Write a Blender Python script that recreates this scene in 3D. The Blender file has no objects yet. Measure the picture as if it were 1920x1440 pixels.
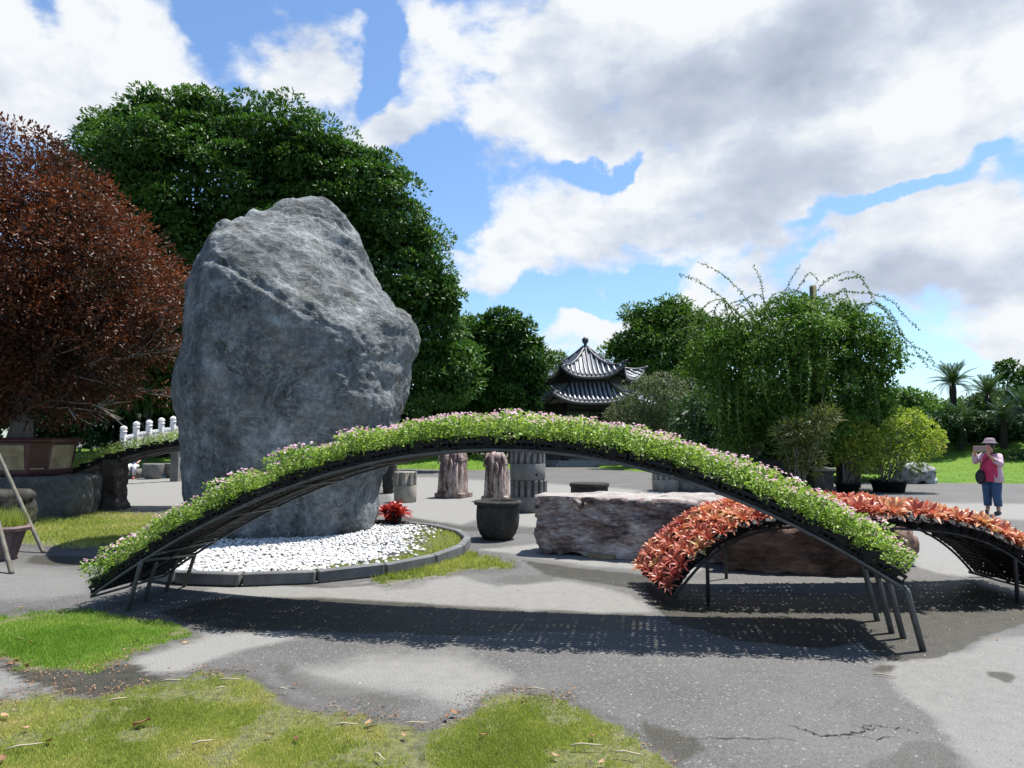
import bpy, bmesh, math, random
import numpy as np
from mathutils import Vector, Matrix, noise as mnoise
R = math.radians
random.seed(7); rng = np.random.default_rng(7)
scene = bpy.context.scene
C = scene.collection
# ------------------------------------------------------------------ camera
CAM_H = 1.6; F = 1330.0; PITCH = math.atan(105.0/F)
cd = bpy.data.cameras.new('camera'); cam = bpy.data.objects.new('camera', cd); C.objects.link(cam)
cam.location = (0, 0, CAM_H); cam.rotation_euler = (R(90)+PITCH, 0, 0)
cd.sensor_width = 36; cd.lens = F/1920*36; cd.clip_end = 3000; cd.clip_start = 0.05
scene.camera = cam
CP, SP = math.cos(PITCH), math.sin(PITCH)
def at(px, py, Y):
    """world point seen at photo pixel (px,py) at distance Y"""
    a = (px-960)/F; b = (720-py)/F
    t = Y/(CP-b*SP)
    return Vector((a*t, Y, CAM_H+t*(SP+b*CP)))
def gnd(px, py, z=0.0):
    a = (px-960)/F; b = (720-py)/F
    t = (z-CAM_H)/(SP+b*CP)
    return Vector((a*t, t*(CP-b*SP), z))
def to_px(X, Y, Z):
    dy, dz = Y, Z-CAM_H
    f = dy*CP+dz*SP; u = -dy*SP+dz*CP
    return 960+F*X/f, 720-F*u/f
# ------------------------------------------------------------------ light
SUN = Vector((.34, .22, 1)).normalized()
EXPO = 0.88
scene.view_settings.view_transform = 'Standard'; scene.view_settings.look = 'None'
scene.view_settings.exposure = EXPO; scene.view_settings.gamma = 1; scene.view_settings.use_curve_mapping = False
sl = bpy.data.lights.new('sun', 'SUN'); sl.energy = 5.0; sl.angle = R(.5); sl.color = (1, .965, .90)
so = bpy.data.objects.new('sun', sl); C.objects.link(so); so.location = (10, 10, 30)
so.rotation_euler = (-SUN).to_track_quat('-Z', 'Y').to_euler()
scene.render.engine = 'CYCLES'
scene.cycles.max_bounces = 6; scene.cycles.transparent_max_bounces = 8
scene.cycles.diffuse_bounces = 3; scene.cycles.glossy_bounces = 2; scene.cycles.transmission_bounces = 3
W = bpy.data.worlds.new('World'); scene.world = W; W.use_nodes = True
def build_world():
    nt = W.node_tree; N = nt.nodes; L = nt.links; N.clear()
    out = N.new('ShaderNodeOutputWorld'); bg = N.new('ShaderNodeBackground'); bg.inputs[1].default_value = .084
    L.new(bg.outputs[0], out.inputs[0])
    sky = N.new('ShaderNodeTexSky'); sky.sky_type = 'NISHITA'; sky.sun_disc = False
    sky.sun_elevation = math.asin(SUN.z); sky.sun_rotation = math.atan2(SUN.x, SUN.y)
    sky.air_density = 1.0; sky.dust_density = .6; sky.ozone_density = 2.5
    def M(op, a, b=None, c=None, clamp=False):
        n = N.new('ShaderNodeMath'); n.operation = op; n.use_clamp = clamp
        for i, v in enumerate((a, b, c)):
            if v is None: continue
            if isinstance(v, (int, float)): n.inputs[i].default_value = v
            else: L.new(v, n.inputs[i])
        return n.outputs[0]
    tc = N.new('ShaderNodeTexCoord'); d = tc.outputs['Generated']
    sp = N.new('ShaderNodeSeparateXYZ'); L.new(d, sp.inputs[0])
    az = M('ARCTAN2', sp.outputs[0], sp.outputs[1]); el = M('ARCSINE', sp.outputs[2])
    def noise(vec, scale, det, rough, dist=0, off=(0, 0, 0), sc=(1, 1, 1)):
        mp = N.new('ShaderNodeMapping'); mp.inputs['Location'].default_value = off; mp.inputs['Scale'].default_value = sc
        L.new(vec, mp.inputs[0])
        n = N.new('ShaderNodeTexNoise'); n.inputs['Scale'].default_value = scale; n.inputs['Detail'].default_value = det
        n.inputs['Roughness'].default_value = rough; n.inputs['Distortion'].default_value = dist
        L.new(mp.outputs[0], n.inputs['Vector']); return n
    # warped angular coordinates for the large cloud masses
    wn = noise(d, 5.5, 6, .55)
    sub = N.new('ShaderNodeVectorMath'); sub.operation = 'SUBTRACT'; L.new(wn.outputs['Color'], sub.inputs[0]); sub.inputs[1].default_value = (.5, .5, .5)
    scl = N.new('ShaderNodeVectorMath'); scl.operation = 'SCALE'; L.new(sub.outputs[0], scl.inputs[0]); scl.inputs['Scale'].default_value = .22
    cb = N.new('ShaderNodeCombineXYZ'); L.new(az, cb.inputs[0]); L.new(el, cb.inputs[1])
    uv = N.new('ShaderNodeVectorMath'); uv.operation = 'ADD'; L.new(cb.outputs[0], uv.inputs[0]); L.new(scl.outputs[0], uv.inputs[1])
    def ang(px, py):
        v = at(px, py, 1) - Vector((0, 0, CAM_H)); v.normalize()
        return math.atan2(v.x, v.y), math.asin(v.z)
    def blobs(lst):
        acc = None
        for (px, py, rx, ry, rot, amp) in lst:
            u0, v0 = ang(px, py)
            mp = N.new('ShaderNodeMapping'); mp.vector_type = 'TEXTURE'
            mp.inputs['Location'].default_value = (u0, v0, 0); mp.inputs['Rotation'].default_value = (0, 0, R(rot))
            mp.inputs['Scale'].default_value = (rx/F, ry/F, 1)
            L.new(uv.outputs[0], mp.inputs[0])
            z = N.new('ShaderNodeVectorMath'); z.operation = 'MULTIPLY'; L.new(mp.outputs[0], z.inputs[0]); z.inputs[1].default_value = (1, 1, 0)
            ln = N.new('ShaderNodeVectorMath'); ln.operation = 'LENGTH'; L.new(z.outputs[0], ln.inputs[0])
            mr = N.new('ShaderNodeMapRange'); mr.interpolation_type = 'SMOOTHERSTEP'
            mr.inputs['From Min'].default_value = 1.3; mr.inputs['From Max'].default_value = 0.15
            mr.inputs['To Min'].default_value = 0; mr.inputs['To Max'].default_value = amp
            L.new(ln.outputs['Value'], mr.inputs['Value'])
            acc = mr.outputs[0] if acc is None else M('ADD', acc, mr.outputs[0])
        return acc
    cov = blobs([
        # clouds (+)
        (200, 110, 260, 120, 0, .30), (540, 110, 130, 90, 0, .28), (720, 240, 110, 55, 0, .30), (800, 60, 90, 60, -30, .24),
        (1250, 110, 430, 190, 0, .36), (1700, 60, 330, 130, 0, .34), (1000, 260, 170, 110, 0, .26),
        (1010, 450, 190, 100, 0, .34), (1620, 260, 300, 110, 12, .34), (1300, 370, 260, 110, 0, .30),
        (1780, 430, 260, 100, 8, .34), (1500, 520, 330, 110, 0, .24), (1100, 610, 130, 45, 0, .22), (1830, 560, 240, 90, 0, .22),
        (930, 545, 110, 30, 0, .2), (60, 200, 140, 60, 0, .2),
        # blue gaps (-)
        (385, 20, 75, 60, 0, -.32), (20, 15, 90, 35, 0, -.22), (690, 130, 42, 130, -12, -.42), (780, 330, 130, 60, 10, -.5), (640, 10, 80, 30, 0, -.2),
        (850, 400, 70, 60, 0, -.42), (1130, 300, 80, 26, 30, -.45), (1660, 358, 150, 24, 10, -.45), (1565, 215, 24, 20, 0, -.2),
        (1210, 520, 70, 60, 0, -.40), (1090, 570, 140, 26, 0, -.34), (900, 600, 120, 30, 0, -.34), (1840, 265, 60, 22, 20, -.26),
        (1770, 700, 170, 40, 0, -.3), (1560, 450, 60, 16, 0, -.16), (330, 210, 40, 20, 0, -.15)])
    n1 = noise(d, 5.2, 13, .57, .15, (3.1, 1.7, .4), (1, 1, 1.7))
    n2 = noise(d, 5.2, 9, .57, .15, (3.1+.05, 1.7+.02, .4+.10), (1, 1, 1.7))
    n3 = noise(d, 15, 8, .6, .3, (9, 2, 4), (1, 1, 1.5))
    dens = M('ADD', M('ADD', M('MULTIPLY', M('SUBTRACT', n1.outputs['Fac'], .5), 1.35), cov), M('MULTIPLY', M('SUBTRACT', n3.outputs['Fac'], .5), .45))
    hz = N.new('ShaderNodeMapRange'); hz.inputs['From Min'].default_value = .45; hz.inputs['From Max'].default_value = 1.1
    hz.inputs['To Min'].default_value = 0; hz.inputs['To Max'].default_value = -.12; L.new(el, hz.inputs['Value'])  # fewer clouds overhead, out of view, to weaken the sky fill
    dens = M('ADD', dens, hz.outputs[0])
    mask = N.new('ShaderNodeMapRange'); mask.interpolation_type = 'SMOOTHSTEP'
    mask.inputs['From Min'].default_value = -.03; mask.inputs['From Max'].default_value = .23; L.new(dens, mask.inputs['Value'])
    # cloud brightness: lit rims, grey undersides where thick
    relief = M('MULTIPLY', M('SUBTRACT', n1.outputs['Fac'], n2.outputs['Fac']), 1.5)
    gray = blobs([(1180, 120, 400, 130, -6, .34), (1700, 40, 400, 80, 0, .30), (1330, 385, 240, 55, 6, .26), (1560, 560, 330, 60, 0, .16), (1850, 350, 120, 35, 0, .12), (1760, 520, 200, 40, 0, .14),
                  (120, 100, 160, 60, 0, .10), (1100, 520, 110, 40, 0, .12), (1500, 140, 200, 80, 10, .14)])
    thick = N.new('ShaderNodeMapRange'); thick.interpolation_type = 'SMOOTHSTEP'
    thick.inputs['From Min'].default_value = .12; thick.inputs['From Max'].default_value = .75
    thick.inputs['To Min'].default_value = 0; thick.inputs['To Max'].default_value = .16; L.new(dens, thick.inputs['Value'])
    up = N.new('ShaderNodeMapRange'); up.interpolation_type = 'SMOOTHSTEP'; up.inputs['From Min'].default_value = .55; up.inputs['From Max'].default_value = .95
    up.inputs['To Min'].default_value = 0; up.inputs['To Max'].default_value = .22; L.new(el, up.inputs['Value'])  # unseen clouds above the view are greyed to cut the fill light
    br = M('SUBTRACT', M('ADD', .97, relief), M('ADD', M('ADD', thick.outputs[0], M('MULTIPLY', gray, .75)), up.outputs[0]))
    br = M('MAXIMUM', M('MINIMUM', br, 1.12), .22)
    cr = N.new('ShaderNodeValToRGB'); e = cr.color_ramp.elements
    e[0].position = .24; e[0].color = (.40, .46, .57, 1); e[1].position = 1.0; e[1].color = (.94, .97, 1.0, 1)
    m_ = cr.color_ramp.elements.new(.68); m_.color = (.60, .67, .80, 1)
    L.new(br, cr.inputs[0])
    cs = N.new('ShaderNodeVectorMath'); cs.operation = 'SCALE'; L.new(cr.outputs[0], cs.inputs[0]); cs.inputs['Scale'].default_value = 6.4
    st = N.new('ShaderNodeVectorMath'); st.operation = 'MULTIPLY'; L.new(sky.outputs[0], st.inputs[0]); st.inputs[1].default_value = (1.0, 1.16, 1.30)
    mx = N.new('ShaderNodeMix'); mx.data_type = 'RGBA'; L.new(mask.outputs[0], mx.inputs['Factor']); L.new(st.outputs[0], mx.inputs['A']); L.new(cs.outputs[0], mx.inputs['B'])
    L.new(mx.outputs['Result'], bg.inputs[0])
build_world()
# ------------------------------------------------------------------ helpers
def tag(o, label=None, cat=None, group=None, kind=None):
    if label: o['label'] = label
    if cat: o['category'] = cat
    if group: o['group'] = group
    if kind: o['kind'] = kind
    return o
def thing(name, loc, rz=0, label=None, cat=None, group=None, kind=None):
    o = bpy.data.objects.new(name, None); C.objects.link(o); o.empty_display_size = .1
    o.location = loc; o.rotation_euler = (0, 0, rz)
    return tag(o, label, cat, group, kind)
def link(name, me, parent=None, loc=None, rot=None, kind=None):
    o = bpy.data.objects.new(name, me); C.objects.link(o); o.parent = parent
    if loc is not None: o.location = loc
    if rot is not None: o.rotation_euler = rot
    if kind: o['kind'] = kind
    return o
KIDS = {}
def copy_thing(o, loc, rot=None, scale=None, label=None):
    c = o.copy(); C.objects.link(c); c.location = loc
    if rot is not None: c.rotation_euler = rot
    if scale is not None: c.scale = (scale,)*3 if isinstance(scale, (int, float)) else scale
    if label: c['label'] = label
    kids = KIDS.get(o.name)
    if kids is None:
        kids = [x for x in C.objects if x.parent == o]; KIDS[o.name] = kids
    for k in kids:
        q = k.copy(); C.objects.link(q); q.parent = c
    return c
class MB:
    def __init__(s): s.v = []; s.f = []
    def add(s, V, Fc):
        b = len(s.v); s.v += [tuple(x) for x in V]; s.f += [tuple(i+b for i in f) for f in Fc]
        return s
    def box(s, c, d, rz=0, bev=0.0, tilt=None):
        x, y, z = d[0]/2, d[1]/2, d[2]/2
        if bev <= 0:
            V = [Vector((sx*x, sy*y, sz*z)) for sz in (-1, 1) for sx, sy in ((-1, -1), (1, -1), (1, 1), (-1, 1))]
            Fc = [(3, 2, 1, 0), (4, 5, 6, 7), (0, 1, 5, 4), (1, 2, 6, 5), (2, 3, 7, 6), (3, 0, 4, 7)]
        else:
            b = bev; rings = [(x-b, y-b, -z), (x, y, -z+b), (x, y, z-b), (x-b, y-b, z)]
            V = []
            for (a, e, h) in rings:
                k = b if (a == x) else b*.6
                for px_, py_ in ((-a+k, -e), (a-k, -e), (a, -e+k), (a, e-k), (a-k, e), (-a+k, e), (-a, e-k), (-a, -e+k)):
                    V.append(Vector((px_, py_, h)))
            Fc = [tuple(range(7, -1, -1)), tuple(range(24, 32))]
            for r in range(3):
                for i in range(8): Fc.append((r*8+i, r*8+(i+1) % 8, (r+1)*8+(i+1) % 8, (r+1)*8+i))
        m = Matrix.Rotation(rz, 3, 'Z')
        if tilt is not None: m = tilt @ m
        return s.add([m @ v + Vector(c) for v in V], Fc)
    def tube(s, pts, rad, n=8, cap=True):
        pts = [Vector(p) for p in pts]; k = len(pts)
        if not hasattr(rad, '__len__'): rad = [rad]*k
        V = []; Fc = []
        t0 = (pts[1]-pts[0]).normalized(); a = t0.orthogonal().normalized()
        for i, p in enumerate(pts):
            t = (pts[min(i+1, k-1)]-pts[max(i-1, 0)]).normalized()
            a = (a - t*a.dot(t)); a = a.normalized() if a.length > 1e-6 else t.orthogonal().normalized()
            b = t.cross(a)
            for j in range(n):
                q = 2*math.pi*j/n; V.append(p+(a*math.cos(q)+b*math.sin(q))*rad[i])
        for i in range(k-1):
            for j in range(n): Fc.append((i*n+j, i*n+(j+1) % n, (i+1)*n+(j+1) % n, (i+1)*n+j))
        if cap: Fc += [tuple(range(n-1, -1, -1)), tuple(range((k-1)*n, k*n))]
        return s.add(V, Fc)
    def lathe(s, prof, n=24, c=(0, 0, 0), wob=0):
        V = []; Fc = []; k = len(prof); c = Vector(c)
        for i, (r, z) in enumerate(prof):
            for j in range(n):
                q = 2*math.pi*j/n; rr = r*(1+wob*mnoise.noise(Vector((math.cos(q)*1.7+c.x, math.sin(q)*1.7, z*3+c.y))))
                V.append(c+Vector((rr*math.cos(q), rr*math.sin(q), z)))
        for i in range(k-1):
            for j in range(n): Fc.append((i*n+j, i*n+(j+1) % n, (i+1)*n+(j+1) % n, (i+1)*n+j))
        Fc += [tuple(range(n-1, -1, -1)), tuple(range((k-1)*n, k*n))]
        return s.add(V, Fc)
    def loft(s, rings, n=16, cap=True):
        """rings: (centre, rx, ry, rz) ellipse rings"""
        V = []; Fc = []; k = len(rings)
        for (c, rx, ry, rz) in rings:
            for j in range(n):
                q = 2*math.pi*j/n; v = Vector((rx*math.cos(q), ry*math.sin(q), 0)); v.rotate(Matrix.Rotation(rz, 3, 'Z')); V.append(Vector(c)+v)
        for i in range(k-1):
            for j in range(n): Fc.append((i*n+j, i*n+(j+1) % n, (i+1)*n+(j+1) % n, (i+1)*n+j))
        if cap: Fc += [tuple(range(n-1, -1, -1)), tuple(range((k-1)*n, k*n))]
        return s.add(V, Fc)
    def ell(s, c, r, n=12, m=8, rot=None):
        V = []; Fc = []; c = Vector(c)
        for i in range(m+1):
            th = math.pi*i/m
            for j in range(n):
                q = 2*math.pi*j/n
                v = Vector((r[0]*math.sin(th)*math.cos(q), r[1]*math.sin(th)*math.sin(q), r[2]*math.cos(th)))
                if rot is not None: v = rot @ v
                V.append(c+v)
        for i in range(m):
            for j in range(n): Fc.append(((i+1)*n+j, (i+1)*n+(j+1) % n, i*n+(j+1) % n, i*n+j))
        return s.add(V, Fc)
    def mesh(s, name, m=None, smooth=False):
        me = bpy.data.meshes.new(name); me.from_pydata(s.v, [], s.f); me.update()
        if m: me.materials.append(m)
        if smooth:
            me.polygons.foreach_set('use_smooth', [True]*len(me.polygons))
            if smooth != 'all':
                try: me.set_sharp_from_angle(angle=R(40))
                except Exception: pass
        return me
    def build(s, name, m, parent=None, smooth=False, kind=None):
        return link(name, s.mesh(name, m, smooth), parent, kind=kind)
def np_mesh(name, V, Fc, mat=None, rnd=None, smooth=False):
    """V (n,3) float, Fc (m,k) int"""
    me = bpy.data.meshes.new(name); V = np.asarray(V, dtype=np.float32); Fc = np.asarray(Fc, dtype=np.int32)
    me.vertices.add(len(V)); me.vertices.foreach_set('co', V.ravel())
    m, k = Fc.shape; me.loops.add(m*k); me.loops.foreach_set('vertex_index', Fc.ravel())
    me.polygons.add(m); me.polygons.foreach_set('loop_start', np.arange(0, m*k, k, dtype=np.int32))
    me.polygons.foreach_set('loop_total', np.full(m, k, dtype=np.int32))
    if smooth: me.polygons.foreach_set('use_smooth', np.ones(m, dtype=bool))
    me.update(calc_edges=True)
    if rnd is not None:
        a = me.attributes.new('rnd', 'FLOAT', 'POINT'); a.data.foreach_set('value', np.asarray(rnd, dtype=np.float32))
    if mat: me.materials.append(mat)
    return me
def unit(a): return a/np.maximum(np.linalg.norm(a, axis=-1, keepdims=True), 1e-9)
def rdir(n):
    return unit(rng.normal(size=(n, 3)))
def leaf_mesh(name, P, A, Nn, L, Wd, mat, rnd=None, fold=.25):
    n = len(P); P = np.asarray(P); A = unit(np.asarray(A)); S = unit(np.cross(A, Nn)); Nn = np.cross(S, A)
    L = np.broadcast_to(L, (n,))[:, None]; Wd = np.broadcast_to(Wd, (n,))[:, None]
    m = P+A*L*.48+Nn*Wd*fold
    V = np.stack([P, m-S*Wd*.5, P+A*L, m+S*Wd*.5], axis=1).reshape(-1, 3)
    b = (np.arange(n)*4)[:, None]
    Fc = np.concatenate([b+np.array([[0, 2, 1]]), b+np.array([[0, 3, 2]])], axis=1).reshape(-1, 3)
    if rnd is None: rnd = rng.random(n)
    return np_mesh(name, V, Fc, mat, np.repeat(rnd, 4))
# ------------------------------------------------------------------ materials
def new_mat(name):
    m = bpy.data.materials.new(name); m.use_nodes = True; nt = m.node_tree; nt.nodes.clear()
    out = nt.nodes.new('ShaderNodeOutputMaterial'); b = nt.nodes.new('ShaderNodeBsdfPrincipled'); nt.links.new(b.outputs[0], out.inputs[0])
    return m, nt, b, out
def nd(nt, t, **kw):
    n = nt.nodes.new(t)
    for k, v in kw.items():
        if k.startswith('i_'): n.inputs[k[2:].replace('_', ' ')].default_value = v
        else: setattr(n, k, v)
    return n
def ramp(nt, src, stops):
    r = nt.nodes.new('ShaderNodeValToRGB'); el = r.color_ramp.elements
    while len(el) < len(stops): el.new(.5)
    for e, (p, c) in zip(el, stops): e.position = p; e.color = (*c, 1) if len(c) == 3 else c
    nt.links.new(src, r.inputs[0]); return r.outputs[0]
def mathn(nt, op, a, b=None, clamp=False):
    n = nt.nodes.new('ShaderNodeMath'); n.operation = op; n.use_clamp = clamp
    for i, v in enumerate((a, b)):
        if v is None: continue
        if isinstance(v, (int, float)): n.inputs[i].default_value = v
        else: nt.links.new(v, n.inputs[i])
    return n.outputs[0]
def mixc(nt, f, a, b, mode='MIX'):
    n = nt.nodes.new('ShaderNodeMix'); n.data_type = 'RGBA'; n.blend_type = mode
    for k, v in (('Factor', f), ('A', a), ('B', b)):
        if isinstance(v, (int, float)): n.inputs[k].default_value = v
        elif isinstance(v, tuple): n.inputs[k].default_value = (*v, 1)
        else: nt.links.new(v, n.inputs[k])
    return n.outputs['Result']
def texn(nt, scale, det=6, rough=.6, vec=None, dist=0):
    n = nd(nt, 'ShaderNodeTexNoise'); n.inputs['Scale'].default_value = scale; n.inputs['Detail'].default_value = det
    n.inputs['Roughness'].default_value = rough; n.inputs['Distortion'].default_value = dist
    if vec is None: vec = nt.nodes.new('ShaderNodeTexCoord').outputs['Object']
    nt.links.new(vec, n.inputs['Vector']); return n.outputs['Fac']
def bump(nt, b, h, strength=.5, dist=.02):
    n = nt.nodes.new('ShaderNodeBump'); n.inputs['Strength'].default_value = strength; n.inputs['Distance'].default_value = dist
    nt.links.new(h, n.inputs['Height']); nt.links.new(n.outputs[0], b.inputs['Normal']); return n
def solid(name, col, rough=.7, var=.35, scale=6, bmp=.25, bdist=.01, spec=.4, metal=0, col2=None):
    m, nt, b, _ = new_mat(name)
    f = texn(nt, scale, 8, .65)
    c2 = col2 or tuple(min(1, c*(1+var)) for c in col); c1 = tuple(c*(1-var) for c in col)
    nt.links.new(ramp(nt, f, [(.3, c1), (.7, c2)]), b.inputs['Base Color'])
    b.inputs['Roughness'].default_value = rough; b.inputs['Specular IOR Level'].default_value = spec; b.inputs['Metallic'].default_value = metal
    if bmp: bump(nt, b, texn(nt, scale*6, 6, .7), bmp, bdist)
    return m
def leaf_mat(name, stops, rough=.45, trans=.22, spec=.35, tcol=None):
    m, nt, b, out = new_mat(name)
    a = nd(nt, 'ShaderNodeAttribute', attribute_name='rnd')
    oi = nd(nt, 'ShaderNodeObjectInfo')
    f = mathn(nt, 'ADD', mathn(nt, 'MULTIPLY', a.outputs['Fac'], .76), mathn(nt, 'MULTIPLY', oi.outputs['Random'], .24))
    col = ramp(nt, f, stops); nt.links.new(col, b.inputs['Base Color'])
    b.inputs['Roughness'].default_value = rough; b.inputs['Specular IOR Level'].default_value = spec
    if trans:
        t = nd(nt, 'ShaderNodeBsdfTranslucent'); mx = nd(nt, 'ShaderNodeMixShader'); mx.inputs[0].default_value = trans
        nt.links.new(mixc(nt, 1.0, col, tcol or (1.6, 1.7, .9), 'MULTIPLY'), t.inputs[0])
        nt.links.new(b.outputs[0], mx.inputs[1]); nt.links.new(t.outputs[0], mx.inputs[2]); nt.links.new(mx.outputs[0], out.inputs[0])
    return m
def rock_mat(name, stops, scale=1.2, bmp=.7, bd=.04, rough=.85, stretch=(1, 1, 1), vein=None, spec=.25):
    m, nt, b, _ = new_mat(name)
    tc = nt.nodes.new('ShaderNodeTexCoord'); mp = nt.nodes.new('ShaderNodeMapping'); mp.inputs['Scale'].default_value = stretch
    nt.links.new(tc.outputs['Object'], mp.inputs[0]); v = mp.outputs[0]
    f = texn(nt, scale, 10, .68, v, .4); g = texn(nt, scale*7, 8, .7, v)
    k = mathn(nt, 'ADD', mathn(nt, 'MULTIPLY', f, .65), mathn(nt, 'MULTIPLY', g, .35))
    col = ramp(nt, k, stops)
    if vein:
        w = texn(nt, scale*1.3, 5, .6, v, 1.5)
        d = mathn(nt, 'ABSOLUTE', mathn(nt, 'SUBTRACT', w, .5))
        col = mixc(nt, ramp(nt, d, [(0, (vein[1],)*3), (.014, (0, 0, 0))]), col, vein[0])
    nt.links.new(col, b.inputs['Base Color']); b.inputs['Roughness'].default_value = rough; b.inputs['Specular IOR Level'].default_value = spec
    h = mathn(nt, 'ADD', mathn(nt, 'MULTIPLY', texn(nt, scale*4, 10, .7, v, .5), 1.0), mathn(nt, 'MULTIPLY', texn(nt, scale*22, 6, .7, v), .25))
    bump(nt, b, h, bmp, bd); return m
# ------------------------------------------------------------------ ground
def axis(segs):
    out = []
    for a, b, s in segs:
        n = max(1, int(round((b-a)/s))); out += list(np.linspace(a, b, n, endpoint=False))
    return np.array(out+[segs[-1][1]])
def px_of(X, Y):
    f = Y*CP - CAM_H*SP; u = -Y*SP - CAM_H*CP
    f = np.maximum(f, .3)
    return 960+F*X/f, 720-F*u/f
def poly_sd(px, py, poly):
    """signed distance (inside +) in photo pixels"""
    P = np.array(poly, float); n = len(P); d = np.full(px.shape, 1e9); ins = np.zeros(px.shape, bool)
    for i in range(n):
        a = P[i]; b = P[(i+1) % n]; e = b-a; wx = px-a[0]; wy = py-a[1]
        t = np.clip((wx*e[0]+wy*e[1])/(e@e+1e-9), 0, 1)
        d = np.minimum(d, np.hypot(wx-e[0]*t, wy-e[1]*t))
        c = ((a[1] <= py) & (b[1] > py)) | ((b[1] <= py) & (a[1] > py))
        xs = a[0]+(py-a[1])/(b[1]-a[1]+1e-12)*e[0]
        ins ^= c & (px < xs)
    return np.where(ins, d, -d)
def fbm2(X, Y, scale, octv=5, seed=0):
    """cheap vectorised value noise, about -1..1"""
    g = np.random.default_rng(seed).random((256, 256)); tot = 0; amp = 1; s = 0
    for o in range(octv):
        x = X*scale+o*17.3; y = Y*scale+o*9.1; xi = np.floor(x).astype(int); yi = np.floor(y).astype(int); fx = x-xi; fy = y-yi
        fx = fx*fx*(3-2*fx); fy = fy*fy*(3-2*fy)
        a = g[xi % 256, yi % 256]; b = g[(xi+1) % 256, yi % 256]; c = g[xi % 256, (yi+1) % 256]; d = g[(xi+1) % 256, (yi+1) % 256]
        tot = tot+amp*((a*(1-fx)+b*fx)*(1-fy)+(c*(1-fx)+d*fx)*fy); s += amp; amp *= .55; scale *= 2.03
    return tot/s*2-1
GRASS = {
 'front': [(-80, 1330), (0, 1322), (60, 1300), (180, 1307), (250, 1292), (330, 1282), (370, 1270), (450, 1264), (490, 1282), (540, 1312), (600, 1338), (680, 1352), (760, 1362), (800, 1385), (775, 1410), (790, 1470), (700, 1700), (-300, 1700)],
 'front_b': [(800, 1400), (830, 1372), (890, 1345), (925, 1308), (960, 1300), (1010, 1308), (1070, 1312), (1110, 1345), (1160, 1368), (1200, 1400), (1240, 1430), (1300, 1520), (1100, 1700), (820, 1700), (790, 1440)],
 'left': [(-300, 1165), (0, 1157), (70, 1150), (170, 1146), (260, 1160), (350, 1176), (366, 1187), (320, 1200), (250, 1222), (215, 1243), (150, 1256), (60, 1257), (20, 1240), (0, 1228), (-300, 1250)],
 'mid': [(-200, 1000), (20, 985), (60, 966), (160, 958), (270, 962), (345, 966), (330, 985), (260, 1010), (215, 1026), (120, 1028), (50, 1018), (-200, 1030)],
 'kerb': [(700, 1087), (760, 1070), (830, 1052), (858, 1040), (880, 1038), (920, 1050), (968, 1056), (940, 1066), (880, 1068), (830, 1078), (770, 1088), (720, 1096)],
}
LIGHT = [ # polygons of pale dusty concrete: (poly, softness px, strength)
 ([(380, 1092), (500, 1096), (650, 1098), (760, 1078), (860, 1078), (900, 1090), (935, 1100), (1000, 1092), (1060, 1088), (1130, 1100), (1200, 1125), (1235, 1150), (1120, 1152), (900, 1136), (700, 1128), (400, 1118)], 8, .75),
 ([(240, 1240), (330, 1205), (400, 1185), (520, 1180), (560, 1200), (470, 1215), (400, 1235), (340, 1262), (280, 1262)], 14, .9),
 ([(560, 1255), (700, 1230), (860, 1222), (960, 1270), (950, 1310), (880, 1325), (760, 1300), (620, 1290)], 50, .75),
 ([(700, 1110), (760, 1095), (900, 1110), (1000, 1102), (1000, 1125), (800, 1125)], 12, .3),
 ([(1700, 990), (1960, 1000), (2100, 1060), (1960, 1085), (1890, 1075), (1810, 1082), (1750, 1075), (1700, 1050)], 6, .8),
 ([(1650, 1245), (1720, 1235), (1790, 1225), (1850, 1200), (1960, 1190), (2200, 1200), (2300, 1500), (1900, 1500), (1790, 1400), (1740, 1350), (1680, 1290)], 14, .62),
 ([(-200, 1330), (-50, 1250), (40, 1265), (110, 1300), (40, 1320)], 14, .6),
 ([(-100, 1060), (90, 1062), (170, 1075), (160, 1115), (100, 1125), (-100, 1130)], 20, .4),
 ([(700, 890), (740, 945), (720, 962), (870, 985), (890, 975), (1010, 990), (1010, 1020), (900, 1030), (1100, 1060), (1250, 1075), (1300, 1080), (1400, 1000), (1500, 960), (1700, 965), (2000, 980), (2300, 985), (2300, 952), (1650, 940), (1300, 925), (1000, 905)], 7, .85),
 ([(150, 957), (215, 900), (350, 888), (420, 900), (400, 960)], 6, .85),
 ([(1200, 1085), (1400, 1088), (1640, 1098), (1640, 1106), (1400, 1100), (1210, 1096)], 5, .2),
]
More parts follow.
